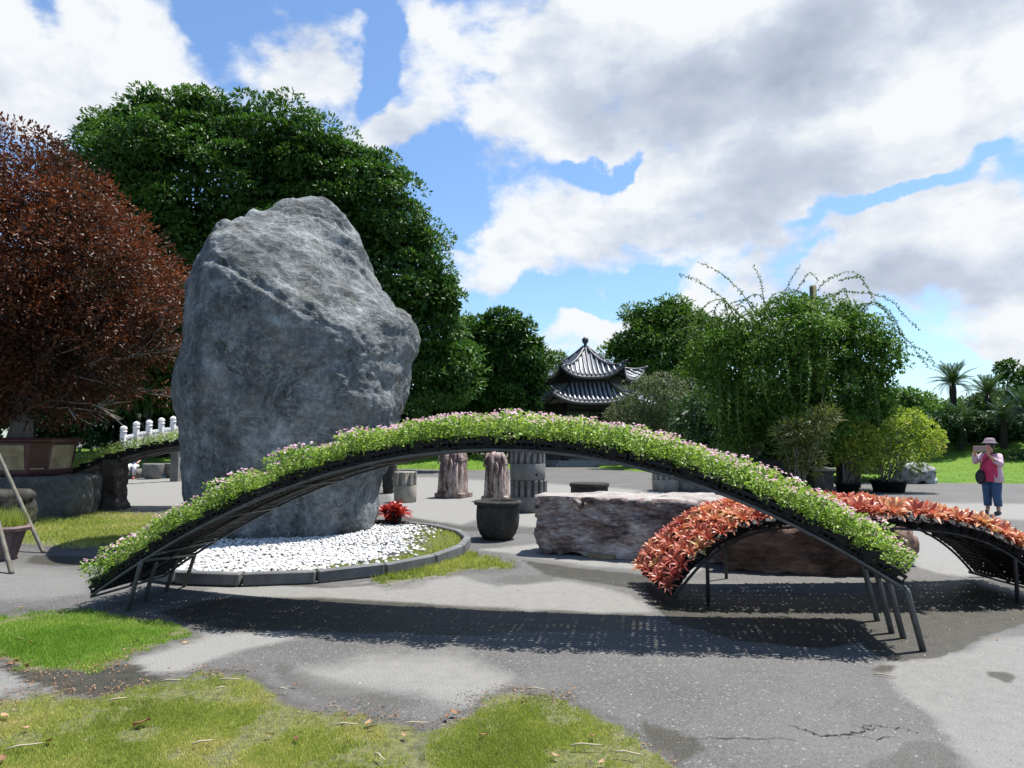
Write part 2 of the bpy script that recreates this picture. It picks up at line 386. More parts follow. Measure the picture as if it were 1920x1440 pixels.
DARK = [  # darker ground patches: damp, dirt and a few painted cast shadows
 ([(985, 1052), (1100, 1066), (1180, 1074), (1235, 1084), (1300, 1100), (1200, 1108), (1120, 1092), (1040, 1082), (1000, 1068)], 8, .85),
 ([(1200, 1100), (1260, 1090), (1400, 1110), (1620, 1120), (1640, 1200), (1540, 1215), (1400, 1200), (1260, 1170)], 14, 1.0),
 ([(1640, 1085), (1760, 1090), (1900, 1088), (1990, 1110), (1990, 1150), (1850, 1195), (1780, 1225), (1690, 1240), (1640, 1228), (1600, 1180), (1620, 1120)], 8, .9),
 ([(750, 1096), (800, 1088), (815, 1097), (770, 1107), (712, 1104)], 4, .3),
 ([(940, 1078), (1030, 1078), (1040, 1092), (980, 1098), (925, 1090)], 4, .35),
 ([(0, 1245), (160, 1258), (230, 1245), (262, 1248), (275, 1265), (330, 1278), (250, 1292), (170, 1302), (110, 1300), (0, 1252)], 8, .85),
 ([(500, 1122), (620, 1118), (760, 1130), (1000, 1145), (1220, 1155), (1200, 1180), (900, 1190), (560, 1185), (380, 1180), (300, 1150), (400, 1124)], 16, .75),  # darker band across the asphalt below the flower arch
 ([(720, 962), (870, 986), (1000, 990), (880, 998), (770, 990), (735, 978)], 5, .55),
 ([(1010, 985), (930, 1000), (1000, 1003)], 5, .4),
 ([(60, 1040), (160, 1042), (240, 1050), (230, 1062), (120, 1062), (40, 1056)], 6, .6),  # shade of the red tree painted onto the asphalt
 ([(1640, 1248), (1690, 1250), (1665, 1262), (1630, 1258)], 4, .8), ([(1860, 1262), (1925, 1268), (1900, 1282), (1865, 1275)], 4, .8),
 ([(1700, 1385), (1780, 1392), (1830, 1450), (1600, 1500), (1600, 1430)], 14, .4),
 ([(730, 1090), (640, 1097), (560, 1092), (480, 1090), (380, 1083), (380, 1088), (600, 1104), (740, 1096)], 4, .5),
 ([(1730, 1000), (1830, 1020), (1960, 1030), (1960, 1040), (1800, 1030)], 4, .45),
 ([(700, 868), (800, 868), (820, 878), (760, 888), (720, 888)], 4, .2),  # cast shadow of the big tree painted on the distant ground
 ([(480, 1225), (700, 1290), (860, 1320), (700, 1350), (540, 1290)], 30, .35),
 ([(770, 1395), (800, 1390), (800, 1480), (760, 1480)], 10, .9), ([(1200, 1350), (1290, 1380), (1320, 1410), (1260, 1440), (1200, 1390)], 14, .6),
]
def masks(X, Y):
    px, py = px_of(X, Y)
    n1 = fbm2(X, Y, 1.3, 5, 1); n2 = fbm2(X, Y, 5, 4, 2)
    # edges wander by a distance on the ground, so the wobble shrinks with perspective
    k = F/np.maximum(Y, 2)
    qx = px+fbm2(X, Y, 2.2, 5, 3)*k*.09; qy = py+fbm2(X, Y, 2.2, 5, 4)*k*.05*np.minimum(1, 3/np.maximum(Y, 1))
    L = np.zeros_like(X); D = np.zeros_like(X); G = np.full(X.shape, -99.)
    for poly, s, a in LIGHT: L = np.maximum(L, a*np.clip(poly_sd(qx, qy, poly)/(s*.7)+.5+n2*.35, 0, 1))
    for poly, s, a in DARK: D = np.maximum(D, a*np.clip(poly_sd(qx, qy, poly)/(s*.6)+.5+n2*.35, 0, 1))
    for nme, poly in GRASS.items():
        G = np.maximum(G, poly_sd(qx, qy, poly)*Y/F)   # metres-ish
    return L, D, G, n1, n2
def build_ground():
    xs = axis([(-500, -60, 60), (-60, -24, 4), (-24, -9, .4), (-9, 9, .075), (9, 24, .4), (24, 60, 4), (60, 500, 60)])
    ys = axis([(-60, 0, 10), (0, 2.4, .3), (2.4, 12.5, .075), (12.5, 30, .25), (30, 60, 2), (60, 700, 60)])
    Xg, Yg = np.meshgrid(xs, ys); L, D, G, n1, n2 = masks(Xg, np.maximum(Yg, .5))
    far = Yg > 45
    L[far] = 0; D[far] = 0
    Zg = np.zeros_like(Xg)
    V = np.stack([Xg, Yg, Zg], -1).reshape(-1, 3); nx = len(xs); ny = len(ys)
    i = np.arange(nx-1)[None, :]+np.arange(ny-1)[:, None]*nx
    Fc = np.stack([i, i+1, i+1+nx, i+nx], -1).reshape(-1, 4)
    m, nt, b, _ = new_mat('asphalt')
    at_ = nd(nt, 'ShaderNodeAttribute', attribute_name='stain_shade'); sp = nt.nodes.new('ShaderNodeSeparateColor'); nt.links.new(at_.outputs['Color'], sp.inputs[0])
    tc = nt.nodes.new('ShaderNodeTexCoord').outputs['Object']
    fine = texn(nt, 90, 3, .7, tc); mid = texn(nt, 9, 6, .65, tc); big = texn(nt, .8, 5, .6, tc)
    vor = nd(nt, 'ShaderNodeTexVoronoi'); vor.inputs['Scale'].default_value = 85; nt.links.new(tc, vor.inputs['Vector'])
    agg = ramp(nt, vor.outputs['Color'], [(0, (.03, .03, .032)), (.55, (.080, .078, .075)), (.86, (.125, .12, .113)), (.95, (.36, .35, .32))])
    base = mixc(nt, .30, agg, ramp(nt, mid, [(.3, (.068, .066, .064)), (.7, (.108, .105, .10))]))
    base = mixc(nt, ramp(nt, big, [(.35, (0, 0, 0)), (.68, (.5, .5, .5))]), base, (.135, .132, .126))
    def sh(ch, w=.28):
        v = mathn(nt, 'ADD', ch, mathn(nt, 'MULTIPLY', mathn(nt, 'SUBTRACT', mid, .5), w)); return v
    lm = ramp(nt, mathn(nt, 'ADD', mathn(nt, 'MULTIPLY', sp.outputs[0], 1.0), mathn(nt, 'MULTIPLY', mathn(nt, 'SUBTRACT', mid, .5), mathn(nt, 'MULTIPLY', sp.outputs[0], .9))), [(.08, (0, 0, 0)), (.85, (1, 1, 1))])
    pale = mixc(nt, ramp(nt, fine, [(.3, (0, 0, 0)), (.7, (1, 1, 1))]), (.14, .136, .127), (.25, .243, .225))
    col = mixc(nt, lm, base, pale)
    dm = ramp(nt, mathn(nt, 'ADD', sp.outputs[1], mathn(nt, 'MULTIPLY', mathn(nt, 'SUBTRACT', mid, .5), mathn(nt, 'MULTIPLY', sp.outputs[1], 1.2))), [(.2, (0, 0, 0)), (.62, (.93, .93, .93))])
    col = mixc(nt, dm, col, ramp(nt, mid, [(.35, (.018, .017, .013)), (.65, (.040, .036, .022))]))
    # soil and green under the grass patches
    gm = ramp(nt, mathn(nt, 'ADD', sp.outputs[2], mathn(nt, 'MULTIPLY', mathn(nt, 'SUBTRACT', mid, .5), .5)), [(.42, (0, 0, 0)), (.55, (1, 1, 1))])
    col = mixc(nt, gm, col, ramp(nt, texn(nt, 22, 5, .6, tc), [(.3, (.05, .048, .026)), (.5, (.10, .105, .036)), (.75, (.17, .16, .06))]))
    rim = ramp(nt, sp.outputs[2], [(.18, (0, 0, 0)), (.38, (.8, .8, .8)), (.6, (0, 0, 0))])
    col = mixc(nt, mathn(nt, 'MULTIPLY', rim, ramp(nt, mid, [(.35, (0, 0, 0)), (.6, (1, 1, 1))])), col, (.045, .04, .032))
    nt.links.new(col, b.inputs['Base Color'])
    b.inputs['Specular IOR Level'].default_value = .35
    nt.links.new(ramp(nt, sp.outputs[1], [(0, (.8, .8, .8)), (1, (.55, .55, .55))]), b.inputs['Roughness'])
    h = mathn(nt, 'ADD', mathn(nt, 'MULTIPLY', vor.outputs['Distance'], -.8), mathn(nt, 'MULTIPLY', mid, .6)); bump(nt, b, h, .55, .012)
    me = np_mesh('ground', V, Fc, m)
    a = me.color_attributes.new('stain_shade', 'FLOAT_COLOR', 'POINT')  # holds pale areas, dark areas with painted shadows, and grass
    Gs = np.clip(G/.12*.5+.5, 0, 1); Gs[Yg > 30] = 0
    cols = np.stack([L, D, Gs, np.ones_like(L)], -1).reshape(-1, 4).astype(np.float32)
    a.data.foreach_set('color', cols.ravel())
    link('ground', me, kind='structure')
build_ground()
GRASSM = leaf_mat('grass_blade', [(0, (.16, .20, .04)), (.4, (.27, .32, .065)), (.75, (.38, .39, .12)), (1, (.50, .41, .21))], .55, .3, .25)
GRASSG = leaf_mat('grass_blade_green', [(0, (.10, .19, .022)), (.6, (.18, .31, .04)), (1, (.30, .37, .09))], .55, .3, .25)
def blades(name, X, Y, Z, h, w, mat, lean=.45, tone=0):
    n = len(X); P = np.stack([X, Y, Z], -1)
    A = unit(np.stack([rng.normal(0, lean, n), rng.normal(0, lean, n), np.ones(n)], -1)); L = h*(.5+rng.random(n))
    S = unit(np.cross(A, rdir(n)))*w*(.7+.6*rng.random(n))[:, None]
    V = np.stack([P-S*.5, P+S*.5, P+A*L[:, None]], 1).reshape(-1, 3); Fc = np.arange(n*3).reshape(-1, 3)
    return np_mesh(name, V, Fc, mat, np.repeat(np.clip(rng.random(n)*.7+.15+tone, 0, 1), 3))
def grass_patch(names, n, h, w, x0, x1, y0, y1, mat, label, bare=0):
    X = rng.uniform(x0, x1, n*6); Y = y0*(y1/y0)**rng.random(n*6)  # denser near the camera
    px, py = px_of(X, Y); ok = (px > -60) & (px < 1980) & (py < 1500); X = X[ok]; Y = Y[ok]; px = px[ok]; py = py[ok]
    k = F/np.maximum(Y, 2); qx = px+fbm2(X, Y, 2.2, 5, 3)*k*.09; qy = py+fbm2(X, Y, 2.2, 5, 4)*k*.05*np.minimum(1, 3/Y)
    G = np.full(X.shape, -99.)
    for q in names: G = np.maximum(G, poly_sd(qx, qy, GRASS[q])*Y/F)
    dens = fbm2(X, Y, 3.5, 5, 9)*.5+.5
    keep = (G+(.10*(fbm2(X, Y, 9, 4, 11))) > rng.random(len(X))**1.6*.16) & (np.clip((dens-bare)/.16+.42, .10, 1) > rng.random(len(X)))
    X = X[keep][:n]; Y = Y[keep][:n]; tone = fbm2(X, Y, 1.4, 4, 31)*.9+fbm2(X, Y, 7, 3, 32)*.35
    o = link('grass', blades('grass', X, Y, np.zeros(len(X)), h, w, mat, tone=tone), kind='stuff'); o['label'] = label; o['category'] = 'grass'
    return X, Y
grass_patch(['front', 'front_b'], 130000, .019, .0042, -4.2, 1.6, 2.6, 5.2, GRASSM, 'short yellowish green grass with bare spots in the near foreground', .36)
grass_patch(['left'], 46000, .026, .0055, -6.2, -2.4, 4.8, 7.2, GRASSG, 'bright green grass patch at the left below the flower arch foot', .1)
grass_patch(['mid'], 16000, .05, .012, -11, -4.2, 10, 17, GRASSM, 'grass strip in front of the stone slab under the red tree pot', .15)
grass_patch(['kerb'], 12000, .06, .009, -2.3, .3, 7.6, 11, GRASSM, 'ragged grass growing against the kerb beside the stone basin', .1)
# ------------------------------------------------------------------ far lawns
def lawn_mat():
    m, nt, b, _ = new_mat('lawn')
    tc = nt.nodes.new('ShaderNodeTexCoord').outputs['Object']
    col = mixc(nt, ramp(nt, texn(nt, 1.1, 7, .65, tc), [(.35, (0, 0, 0)), (.65, (1, 1, 1))]), (.085, .17, .022), (.15, .235, .035))
    col = mixc(nt, ramp(nt, texn(nt, 14, 4, .7, tc), [(.35, (0, 0, 0)), (.7, (.5, .5, .5))]), col, (.05, .11, .015))
    nt.links.new(col, b.inputs['Base Color']); b.inputs['Roughness'].default_value = .9; b.inputs['Specular IOR Level'].default_value = .1
    bump(nt, b, texn(nt, 30, 5, .7, tc), .8, .06); return m
LAWN = lawn_mat()
def lawn(poly, hfun, step, blades_n, bh=.09):
    P = np.array(poly); x0, y0 = P.min(0); x1, y1 = P.max(0)
    xs = np.arange(x0-step, x1+step*2, step); ys = np.arange(y0-step, y1+2*step, step); Xg, Yg = np.meshgrid(xs, ys)
    sd = poly_sd(Xg, Yg, poly)+fbm2(Xg, Yg, .6, 4, 5)*.25
    Z = np.where(sd > 0, .03+np.minimum(sd*.12, .05)+hfun(Xg, Yg, np.maximum(sd, 0)), -.12)
    nx = len(xs); V = np.stack([Xg, Yg, Z], -1).reshape(-1, 3)
    i = (np.arange(nx-1)[None, :]+np.arange(len(ys)-1)[:, None]*nx); Fc = np.stack([i, i+1, i+1+nx, i+nx], -1).reshape(-1, 4)
    s = sd.reshape(-1); Fc = Fc[(s[Fc] > -step*1.5).any(1)]
    link('lawn', np_mesh('lawn', V, Fc, LAWN, smooth=True), kind='structure')
    X = rng.uniform(x0, x1, blades_n*3); Y = rng.uniform(y0, y1, blades_n*3); sd2 = poly_sd(X, Y, poly)+fbm2(X, Y, .6, 4, 5)*.25
    k = sd2 > .05; X = X[k][:blades_n]; Y = Y[k][:blades_n]; sd2 = sd2[k][:blades_n]
    Z = .02+np.minimum(sd2*.12, .05)+hfun(X, Y, sd2)
    o = link('grass', blades('grass', X, Y, Z, bh, bh*.28, GRASSG if bh < .2 else GRASSM), kind='stuff')
    return o
def h_right(X, Y, sd):
    # gentle lawn that climbs towards the right and the back
    t = np.clip((X-17)/12, 0, 1)*np.clip((Y-27)/10, 0, 1)
    return t*t*(3-2*t)*2.0+np.clip(sd/12, 0, 1)*.25+fbm2(X, Y, .22, 3, 8)*.10*np.clip(sd/2, 0, 1)
o = lawn([(8.6, 29.5), (11, 27.6), (16, 26.6), (22, 25.8), (34, 25), (60, 24), (70, 75), (4, 75), (5, 40)], h_right, .4, 26000, .10)
tag(o, 'mown lawn rising to the right behind the person', 'grass')
def h_left(X, Y, sd): return np.clip(sd/3, 0, 1)*.5+fbm2(X, Y, .5, 3, 8)*.12*np.clip(sd/2, 0, 1)
o = lawn([(-9.5, 49), (-7.5, 41), (-4.5, 38.5), (-1.5, 38.2), (.6, 40.5), (2.2, 46), (.5, 49), (-3, 60), (-12, 60)], h_left, .4, 9000, .12)
tag(o, 'rough green lawn mound behind the carved pedestals', 'grass')
o = lawn([(5.8, 47), (7.6, 40), (9, 33.5), (10.4, 33), (10.5, 42), (14, 60), (8, 62), (6, 55)], lambda X, Y, s: s*0+.03, .4, 5000, .1)
tag(o, 'flat lawn strip to the right of the pavilion approach', 'grass')
o = lawn([(-60, 36), (-24, 33), (-19, 34), (-17, 38), (-17, 70), (-60, 70)], lambda X, Y, s: np.clip(s/6, 0, 1)*.8, .7, 3000, .15)
tag(o, 'shaded lawn beyond the red tree', 'grass')
# ------------------------------------------------------------------ boulder
def build_boulder():
    D0 = 12.1
    outl = [(400, 1150), (385, 1030), (372, 960), (362, 913), (352, 850), (338, 790), (332, 745), (335, 712), (344, 678), (354, 636), (352, 592), (360, 560), (372, 525), (394, 477), (410, 448), (428, 428),
            (455, 412), (478, 399), (506, 394), (525, 383), (556, 374), (589, 371), (610, 378), (624, 390), (640, 408), (655, 428), (668, 452), (684, 484), (698, 512), (713, 537), (742, 566), (768, 584),
            (781, 600), (785, 622), (780, 655), (768, 680), (769, 716), (762, 757), (748, 790), (738, 828), (728, 866), (716, 902), (706, 940), (699, 970), (692, 1000), (684, 1030), (664, 1150)]
    cx, cy = 562, 700
    P = [at(x, y, D0) for x, y in outl]; c = at(cx, cy, D0)
    ang = np.array([math.atan2(p.z-c.z, p.x-c.x) for p in P]); rad = np.array([math.hypot(p.z-c.z, p.x-c.x) for p in P])
    o_ = np.argsort(ang); ang = ang[o_]; rad = rad[o_]
    NA, NT = 440, 130
    phi = np.linspace(-math.pi, math.pi, NA, endpoint=False)
    s = np.interp(phi, np.r_[ang[-1]-2*math.pi, ang, ang[0]+2*math.pi], np.r_[rad[-1], rad, rad[0]])
    mpp = D0/F
    def pxz(px, py): q = at(px, py, D0); return q.x-c.x, q.z-c.z
    # planes: thickness H(x,z) towards the camera = min of several
    def ridge_plane(p, q, h0, slope):
        ax, az = pxz(*p); bx, bz = pxz(*q); ex, ez = bx-ax, bz-az; l = math.hypot(ex, ez); nx, nz = -ez/l, ex/l
        return lambda x, z: h0-slope*((x-ax)*nx+(z-az)*nz)
    planes = [lambda x, z: 1.30+.16*(z+2.7)-.17*x,
              ridge_plane((545, 505), (775, 722), 1.62, 1.15),       # upper right lit face
              ridge_plane((430, 452), (575, 500), 1.85, 1.05),       # upper left shoulder
              ridge_plane((370, 560), (350, 800), 1.35, -.9) ,
              ridge_plane((350, 560), (470, 400), 1.7, .8),
              lambda x, z: 1.55+.28*(x+2.2)+.05*z,
              lambda x, z: 1.5-.55*(x-1.2)]
    def H(x, z):
        acc = 0; k = 14.0
        for f in planes: acc = acc+np.exp(-k*f(x, z))
        return -np.log(acc)/k
    V = []; Fc = []
    ts = np.sin(np.linspace(0, math.pi/2, NT))            # 0 centre .. 1 silhouette, denser near rim
    for side in (1, -1):
        for it, t in enumerate(ts):
            x = s*t*np.cos(phi); z = s*t*np.sin(phi)
            edge = np.sqrt(np.maximum(0, 1-t**4))**.8
            if side == 1: y = -np.maximum(H(x, z), .12)*edge
            else: y = (1.15-.08*z)*edge
            V.append(np.stack([x, y, z], -1))
    V = np.concatenate(V); n = NA*NT
    i = np.arange(NA); j = (i+1) % NA
    for sgn in (0, 1):
        for it in range(NT-1):
            a = sgn*n+it*NA; q = np.stack([a+i, a+j, a+NA+j, a+NA+i], -1)
            Fc.append(q if sgn == 0 else q[:, ::-1])
    Fc = np.concatenate(Fc)
    V = np.delete(V, [], 0)
    me = np_mesh('boulder', V, Fc, None, smooth=True)
    bm = bmesh.new(); bm.from_mesh(me); bmesh.ops.remove_doubles(bm, verts=bm.verts, dist=.004)
    bmesh.ops.recalc_face_normals(bm, faces=bm.faces); bm.to_mesh(me); bm.free(); me.update()
    N_ = np.zeros(len(me.vertices)*3, np.float32); me.vertices.foreach_get('normal', N_); N_ = N_.reshape(-1, 3)
    co = np.zeros(len(me.vertices)*3, np.float32); me.vertices.foreach_get('co', co); co = co.reshape(-1, 3)
    out = co.copy()
    tp = 1+.80*np.minimum(co[:, 1], 0)/12.1; co[:, 0] *= tp*.985; co[:, 2] = np.where(co[:, 2] > 0, co[:, 2]*tp, co[:, 2]); co[:, 2] = co[:, 2]*1.0
    AX = [Vector((.55, .25, .80)), Vector((.66, .05, .75)), Vector((.38, .30, .87)), Vector((.60, -.25, .76))]
    def facet(p, sc, amp):
        q = p*sc; dd, pp = mnoise.voronoi(q); c_ = Vector(pp[0]); h = mnoise.noise_vector(c_*7.31)
        w = min(1, (dd[1]-dd[0])*3.5)
        return (q-c_).dot(h)/sc*amp*w
    for k in range(len(co)):
        p = Vector(co[k]); lit = 1.0 if (N_[k][2] > .25) else .35
        d = mnoise.fractal(p*.9+Vector((3, 1, 7)), 1.0, 2.0, 4)*.07
        q = Vector((p.x*1.3+p.z*.5, p.y*1.3, p.z*1.0-p.x*.6))
        d += (abs(mnoise.fractal(Vector((q.x*.8, q.y, q.z*1.5))*1.7, 1.0, 2.1, 5))*.04-.01)*lit
        w_ = mnoise.noise_vector(p*.8)*.35+mnoise.noise_vector(p*2.7)*.10
        for (ax, fr, am) in ((AX[0], .8, .085), (AX[1], 1.5, .055), (AX[2], 2.7, .035), (AX[3], 4.9, .020), (AX[0], 8.5, .010)):
            u = (p+w_).dot(ax)*fr+am*20; u = u-math.floor(u); u = (u/.72 if u < .72 else (1-u)/.28); d += (u-.5)*am*lit
        d += mnoise.fractal(p*7.5, .8, 2.1, 4)*.013
        out[k] = co[k]+N_[k]*d
    me.vertices.foreach_set('co', out.ravel().astype(np.float32)); me.update()
    m, nt, b, _ = new_mat('grey_boulder_rock')
    tc = nt.nodes.new('ShaderNodeTexCoord').outputs['Object']
    f = texn(nt, 1.5, 12, .70, tc, .3); g = texn(nt, 11, 10, .76, tc, .1); k = mathn(nt, 'ADD', mathn(nt, 'MULTIPLY', f, .6), mathn(nt, 'MULTIPLY', g, .4))
    col = ramp(nt, k, [(.39, (.035, .041, .043)), (.46, (.092, .104, .107)), (.54, (.20, .218, .222)), (.63, (.40, .42, .42))])
    oc = ramp(nt, texn(nt, 1.7, 8, .7, tc, .3), [(.52, (0, 0, 0)), (.68, (.6, .6, .6))]); col = mixc(nt, oc, col, (.12, .105, .075))
    wv = mathn(nt, 'ABSOLUTE', mathn(nt, 'SUBTRACT', texn(nt, 1.6, 6, .6, tc, 1.4), .5)); col = mixc(nt, ramp(nt, wv, [(0, (.55, .55, .55)), (.012, (0, 0, 0))]), col, (.45, .46, .45))
    mp = nt.nodes.new('ShaderNodeMapping'); mp.inputs['Scale'].default_value = (3.2, 3.2, .5); nt.links.new(tc, mp.inputs[0])
    stn = ramp(nt, texn(nt, 1.0, 7, .6, mp.outputs[0]), [(.52, (0, 0, 0)), (.68, (.5, .5, .5))]); col = mixc(nt, stn, col, (.036, .038, .036))
    nt.links.new(col, b.inputs['Base Color']); b.inputs['Roughness'].default_value = .78; b.inputs['Specular IOR Level'].default_value = .3
    mb_ = nt.nodes.new('ShaderNodeMapping'); mb_.inputs['Rotation'].default_value = (0, R(38), 0); mb_.inputs['Scale'].default_value = (.45, 1, 1.6); nt.links.new(tc, mb_.inputs[0])
    rg = mathn(nt, 'ABSOLUTE', mathn(nt, 'SUBTRACT', texn(nt, 7, 12, .62, mb_.outputs[0], .2), .5))
    h = mathn(nt, 'ADD', mathn(nt, 'MULTIPLY', rg, -1.2), mathn(nt, 'MULTIPLY', texn(nt, 30, 8, .75, tc), .45)); bump(nt, b, h, 1.0, .07)
    me.materials.clear(); me.materials.append(m)
    o = link('boulder', me, loc=c)
    tag(o, 'towering grey blue boulder standing on end in the white pebble bed', 'boulder')
    return c
BC = build_boulder()
# ------------------------------------------------------------------ pebble bed with kerb
PC = Vector((-3.05, 10.6, 0)); PSX = .9; PR = 2.62
KERB = solid('grey_kerb_granite', (.12, .122, .125), .75, .35, 5, .35, .01)
def build_bed():
    bed = link('pebble_bed', MB().lathe([(PR-.1, 0.01), (PR-.1, .085), (.01, .10)], 64).mesh('pebble_bed', rock_mat('bed_soil', [(.3, (.06, .055, .045)), (.7, (.14, .13, .115))], 6)), loc=PC, kind='structure'); bed.scale = (PSX, 1, 1)
    n = 19; base = None; a0 = R(-90+2)
    for k in range(n):
        th = 2*math.pi/n; L = 2*PR*math.tan(th/2)*.985
        mb = MB().box((0, 0, 0), (L-.014, .115, .14), bev=.014)
        o = link('kerb_stone', mb.mesh('kerb_stone', KERB), bed)
        a = a0+th*(k+.5); o.location = (PR*math.cos(a)*1.0, PR*math.sin(a), .075+random.uniform(-.006, .006)); o.rotation_euler = (random.uniform(-.015, .015), random.uniform(-.01, .01), a+math.pi/2+random.uniform(-.02, .02))
    # pebbles
    bm = bmesh.new(); bmesh.ops.create_icosphere(bm, subdivisions=2, radius=1); iv = np.array([v.co[:] for v in bm.verts]); ifc = np.array([[v.index for v in f.verts] for f in bm.faces]); bm.free()
    bm = bmesh.new(); bmesh.ops.create_icosphere(bm, subdivisions=1, radius=1); jv = np.array([v.co[:] for v in bm.verts]); jf = np.array([[v.index for v in f.verts] for f in bm.faces]); bm.free()
    sp = .062; pts = []
    for i in range(-50, 51):
        for j in range(-56, 57):
            x = i*sp+(j % 2)*sp/2+random.uniform(-.3, .3)*sp; y = j*sp*.87+random.uniform(-.3, .3)*sp
            if math.hypot(x, y) > PR-.10: continue
            X = x*PSX+PC.x; Y = y+PC.y
            if (Y > 11.45 and Y < 13 and -5.0 < X < -2.7): continue
            if Y > 12.6: continue
            # grass takes over to the right
            q = (X+1.75)+.30*mnoise.noise(Vector((X*3, Y*3, 0)))+.18*(Y-10)*-.1
            if q > 0 and random.random() < .25+q*1.25: continue
            if Y < 9.6 and X > -2.2 and math.hypot(x, y) > PR-.45 and random.random() < .6: continue
            pts.append((x, y))
    pts = np.array(pts); n = len(pts); Vs = []; Fs = []; off = 0; rn = []
    sc = np.stack([rng.uniform(.026, .042, n), rng.uniform(.021, .033, n), rng.uniform(.013, .022, n)], -1)
    for k in range(n):
        near = pts[k][1] < .6; bv, bf = (iv, ifc) if (near and k % 1 == 0 and pts[k][1] < -.6) else (jv, jf)
        a = rng.uniform(0, 6.283); t = rng.normal(0, .32); ca, sa = math.cos(a), math.sin(a); ct, st = math.cos(t), math.sin(t)
        v = bv*sc[k]; v = v*(1+.12*np.sin(bv[:, [1, 2, 0]]*2.3+k))
        v = np.stack([v[:, 0]*ct-v[:, 2]*st, v[:, 1], v[:, 0]*st+v[:, 2]*ct], -1)
        v = np.stack([v[:, 0]*ca-v[:, 1]*sa, v[:, 0]*sa+v[:, 1]*ca, v[:, 2]], -1)+np.array([pts[k][0], pts[k][1], .105+rng.uniform(0, .022)])
        Vs.append(v); Fs.append(bf+off); off += len(bv); rn.append(np.full(len(bv), rng.random()))
    m, nt, b, _ = new_mat('white_pebble'); a_ = nd(nt, 'ShaderNodeAttribute', attribute_name='rnd')
    nt.links.new(ramp(nt, a_.outputs['Fac'], [(0, (.26, .24, .22)), (.12, (.40, .39, .37)), (.5, (.52, .515, .50)), (1, (.66, .66, .65))]), b.inputs['Base Color']); b.inputs['Roughness'].default_value = .55
    link('pebbles', np_mesh('pebbles', np.concatenate(Vs), np.concatenate(Fs), m, np.concatenate(rn), smooth=True), bed, kind='stuff')
    # grass in the right side of the bed
    k = 14000; r = PR-.08; th = rng.uniform(0, 6.283, k*4); rr = r*np.sqrt(rng.random(k*4)); X = rr*np.cos(th); Y = rr*np.sin(th); WX = X*PSX+PC.x; WY = Y+PC.y
    g = (WX+1.5)+fbm2(WX, WY, 3, 4, 21)*.35
    e = rr-(r-.28)+fbm2(WX, WY, 4, 3, 22)*.15
    ok = (g > rng.random(len(g))**1.5*.9-.1) & (WY < 13) | ((e > 0) & (WX > -2.6) & (WY < 10))
    X = X[ok][:k]; Y = Y[ok][:k]
    link('grass', blades('grass', X, Y, np.full(len(X), .085), .055, .010, GRASSM), bed, kind='stuff')
build_bed()
# ------------------------------------------------------------------ arched plant stands
TRAYM = solid('black_plastic', (.012, .012, .013), .65, .3, 10, .1, .003, .25)
STEEL = solid('grey_painted_steel', (.085, .085, .082), .5, .35, 12, .2, .003, .5)
STEELD = solid('dark_steel', (.03, .031, .032), .5, .35, 12, .2, .003, .5)
LEAF1 = leaf_mat('torenia_leaf', [(0, (.08, .16, .025)), (.4, (.17, .28, .045)), (.8, (.28, .37, .09)), (1, (.40, .42, .14))], .45, .32, .3)
FLOW = leaf_mat('pink_flower', [(0, (.62, .30, .45)), (.35, (.75, .48, .60)), (.7, (.85, .72, .74)), (1, (.70, .25, .42))], .6, .3, .2, (1.1, 1, 1))
def tray_mesh(l, w, h):
    """open lattice tray: rim, grid bottom, slotted sides"""
    mb = MB(); z = -h
    nx = max(4, int(l/.055)); ny = max(4, int(w/.055)); t = .010
    for i in range(nx+1): mb.box((-l/2+t/2+(l-t)*i/nx, 0, z), (t*3.1, w, .008))
    for j in range(ny+1): mb.box((0, -w/2+t/2+(w-t)*j/ny, z+.0085), (l, t*3.1, .008))
    for s in (-1, 1):
        mb.box((0, s*(w/2-.004), z+h*.8), (l, .008, h*.4)); mb.box((0, s*(w/2-.004), z+h*.2), (l, .008, h*.16))
        mb.box((s*(l/2-.004), 0, z+h*.8), (.008, w-.02, h*.4))
        for i in range(nx+1): mb.box((-l/2+t+(l-2*t)*i/nx, s*(w/2-.004), z+h*.45), (.012, .008, h*.36))
    return mb.mesh('tray', TRAYM)
class Stand:
    def __init__(s, F0, F1, prof, width, sink=0):
        """F0,F1 ground points of the front line; prof = [(px,py)] pixels of the front rack edge"""
        s.A = Vector((F0.x, F0.y, 0)); e = Vector((F1.x-F0.x, F1.y-F0.y, 0)); s.e = e.normalized(); s.n = Vector((-s.e.y, s.e.x, 0))
        pts = []
        for px, py in prof:
            a = (px-960)/F; b = (720-py)/F; dx, dy, dz = a, CP-b*SP, SP+b*CP
            # solve t*(dx,dy) = A + q*e
            den = dx*s.e.y-dy*s.e.x; t = (s.A.x*s.e.y-s.A.y*s.e.x)/den
            q = (Vector((t*dx, t*dy, 0))-s.A).dot(s.e); pts.append((q, CAM_H+t*dz))
        s.pts = sorted(pts); s.w = width
        q = np.array([p[0] for p in s.pts]); z = np.array([p[1] for p in s.pts])
        co = np.polyfit(q, z, 4); s.q0, s.q1 = q[0], q[-1]; s.co = co
        qq = np.linspace(s.q0, s.q1, 400); zz = np.polyval(co, qq); L = np.r_[0, np.cumsum(np.hypot(np.diff(qq), np.diff(zz)))]
        s.L = L[-1]; s._L = L; s._q = qq; s._z = zz
    def frame(s, l, v, up=0):
        """point at arc length l, depth fraction v (0 front .. 1 back)"""
        q = np.interp(l, s._L, s._q); z = float(np.polyval(s.co, q)); dz = float(np.polyval(np.polyder(s.co), q))
        T = (s.e+Vector((0, 0, dz))).normalized(); U = T.cross(-s.n).normalized()
        U = U if U.z > 0 else -U
        return s.A+s.e*float(q)+Vector((0, 0, z))+s.n*(v*s.w)+U*up, T, U
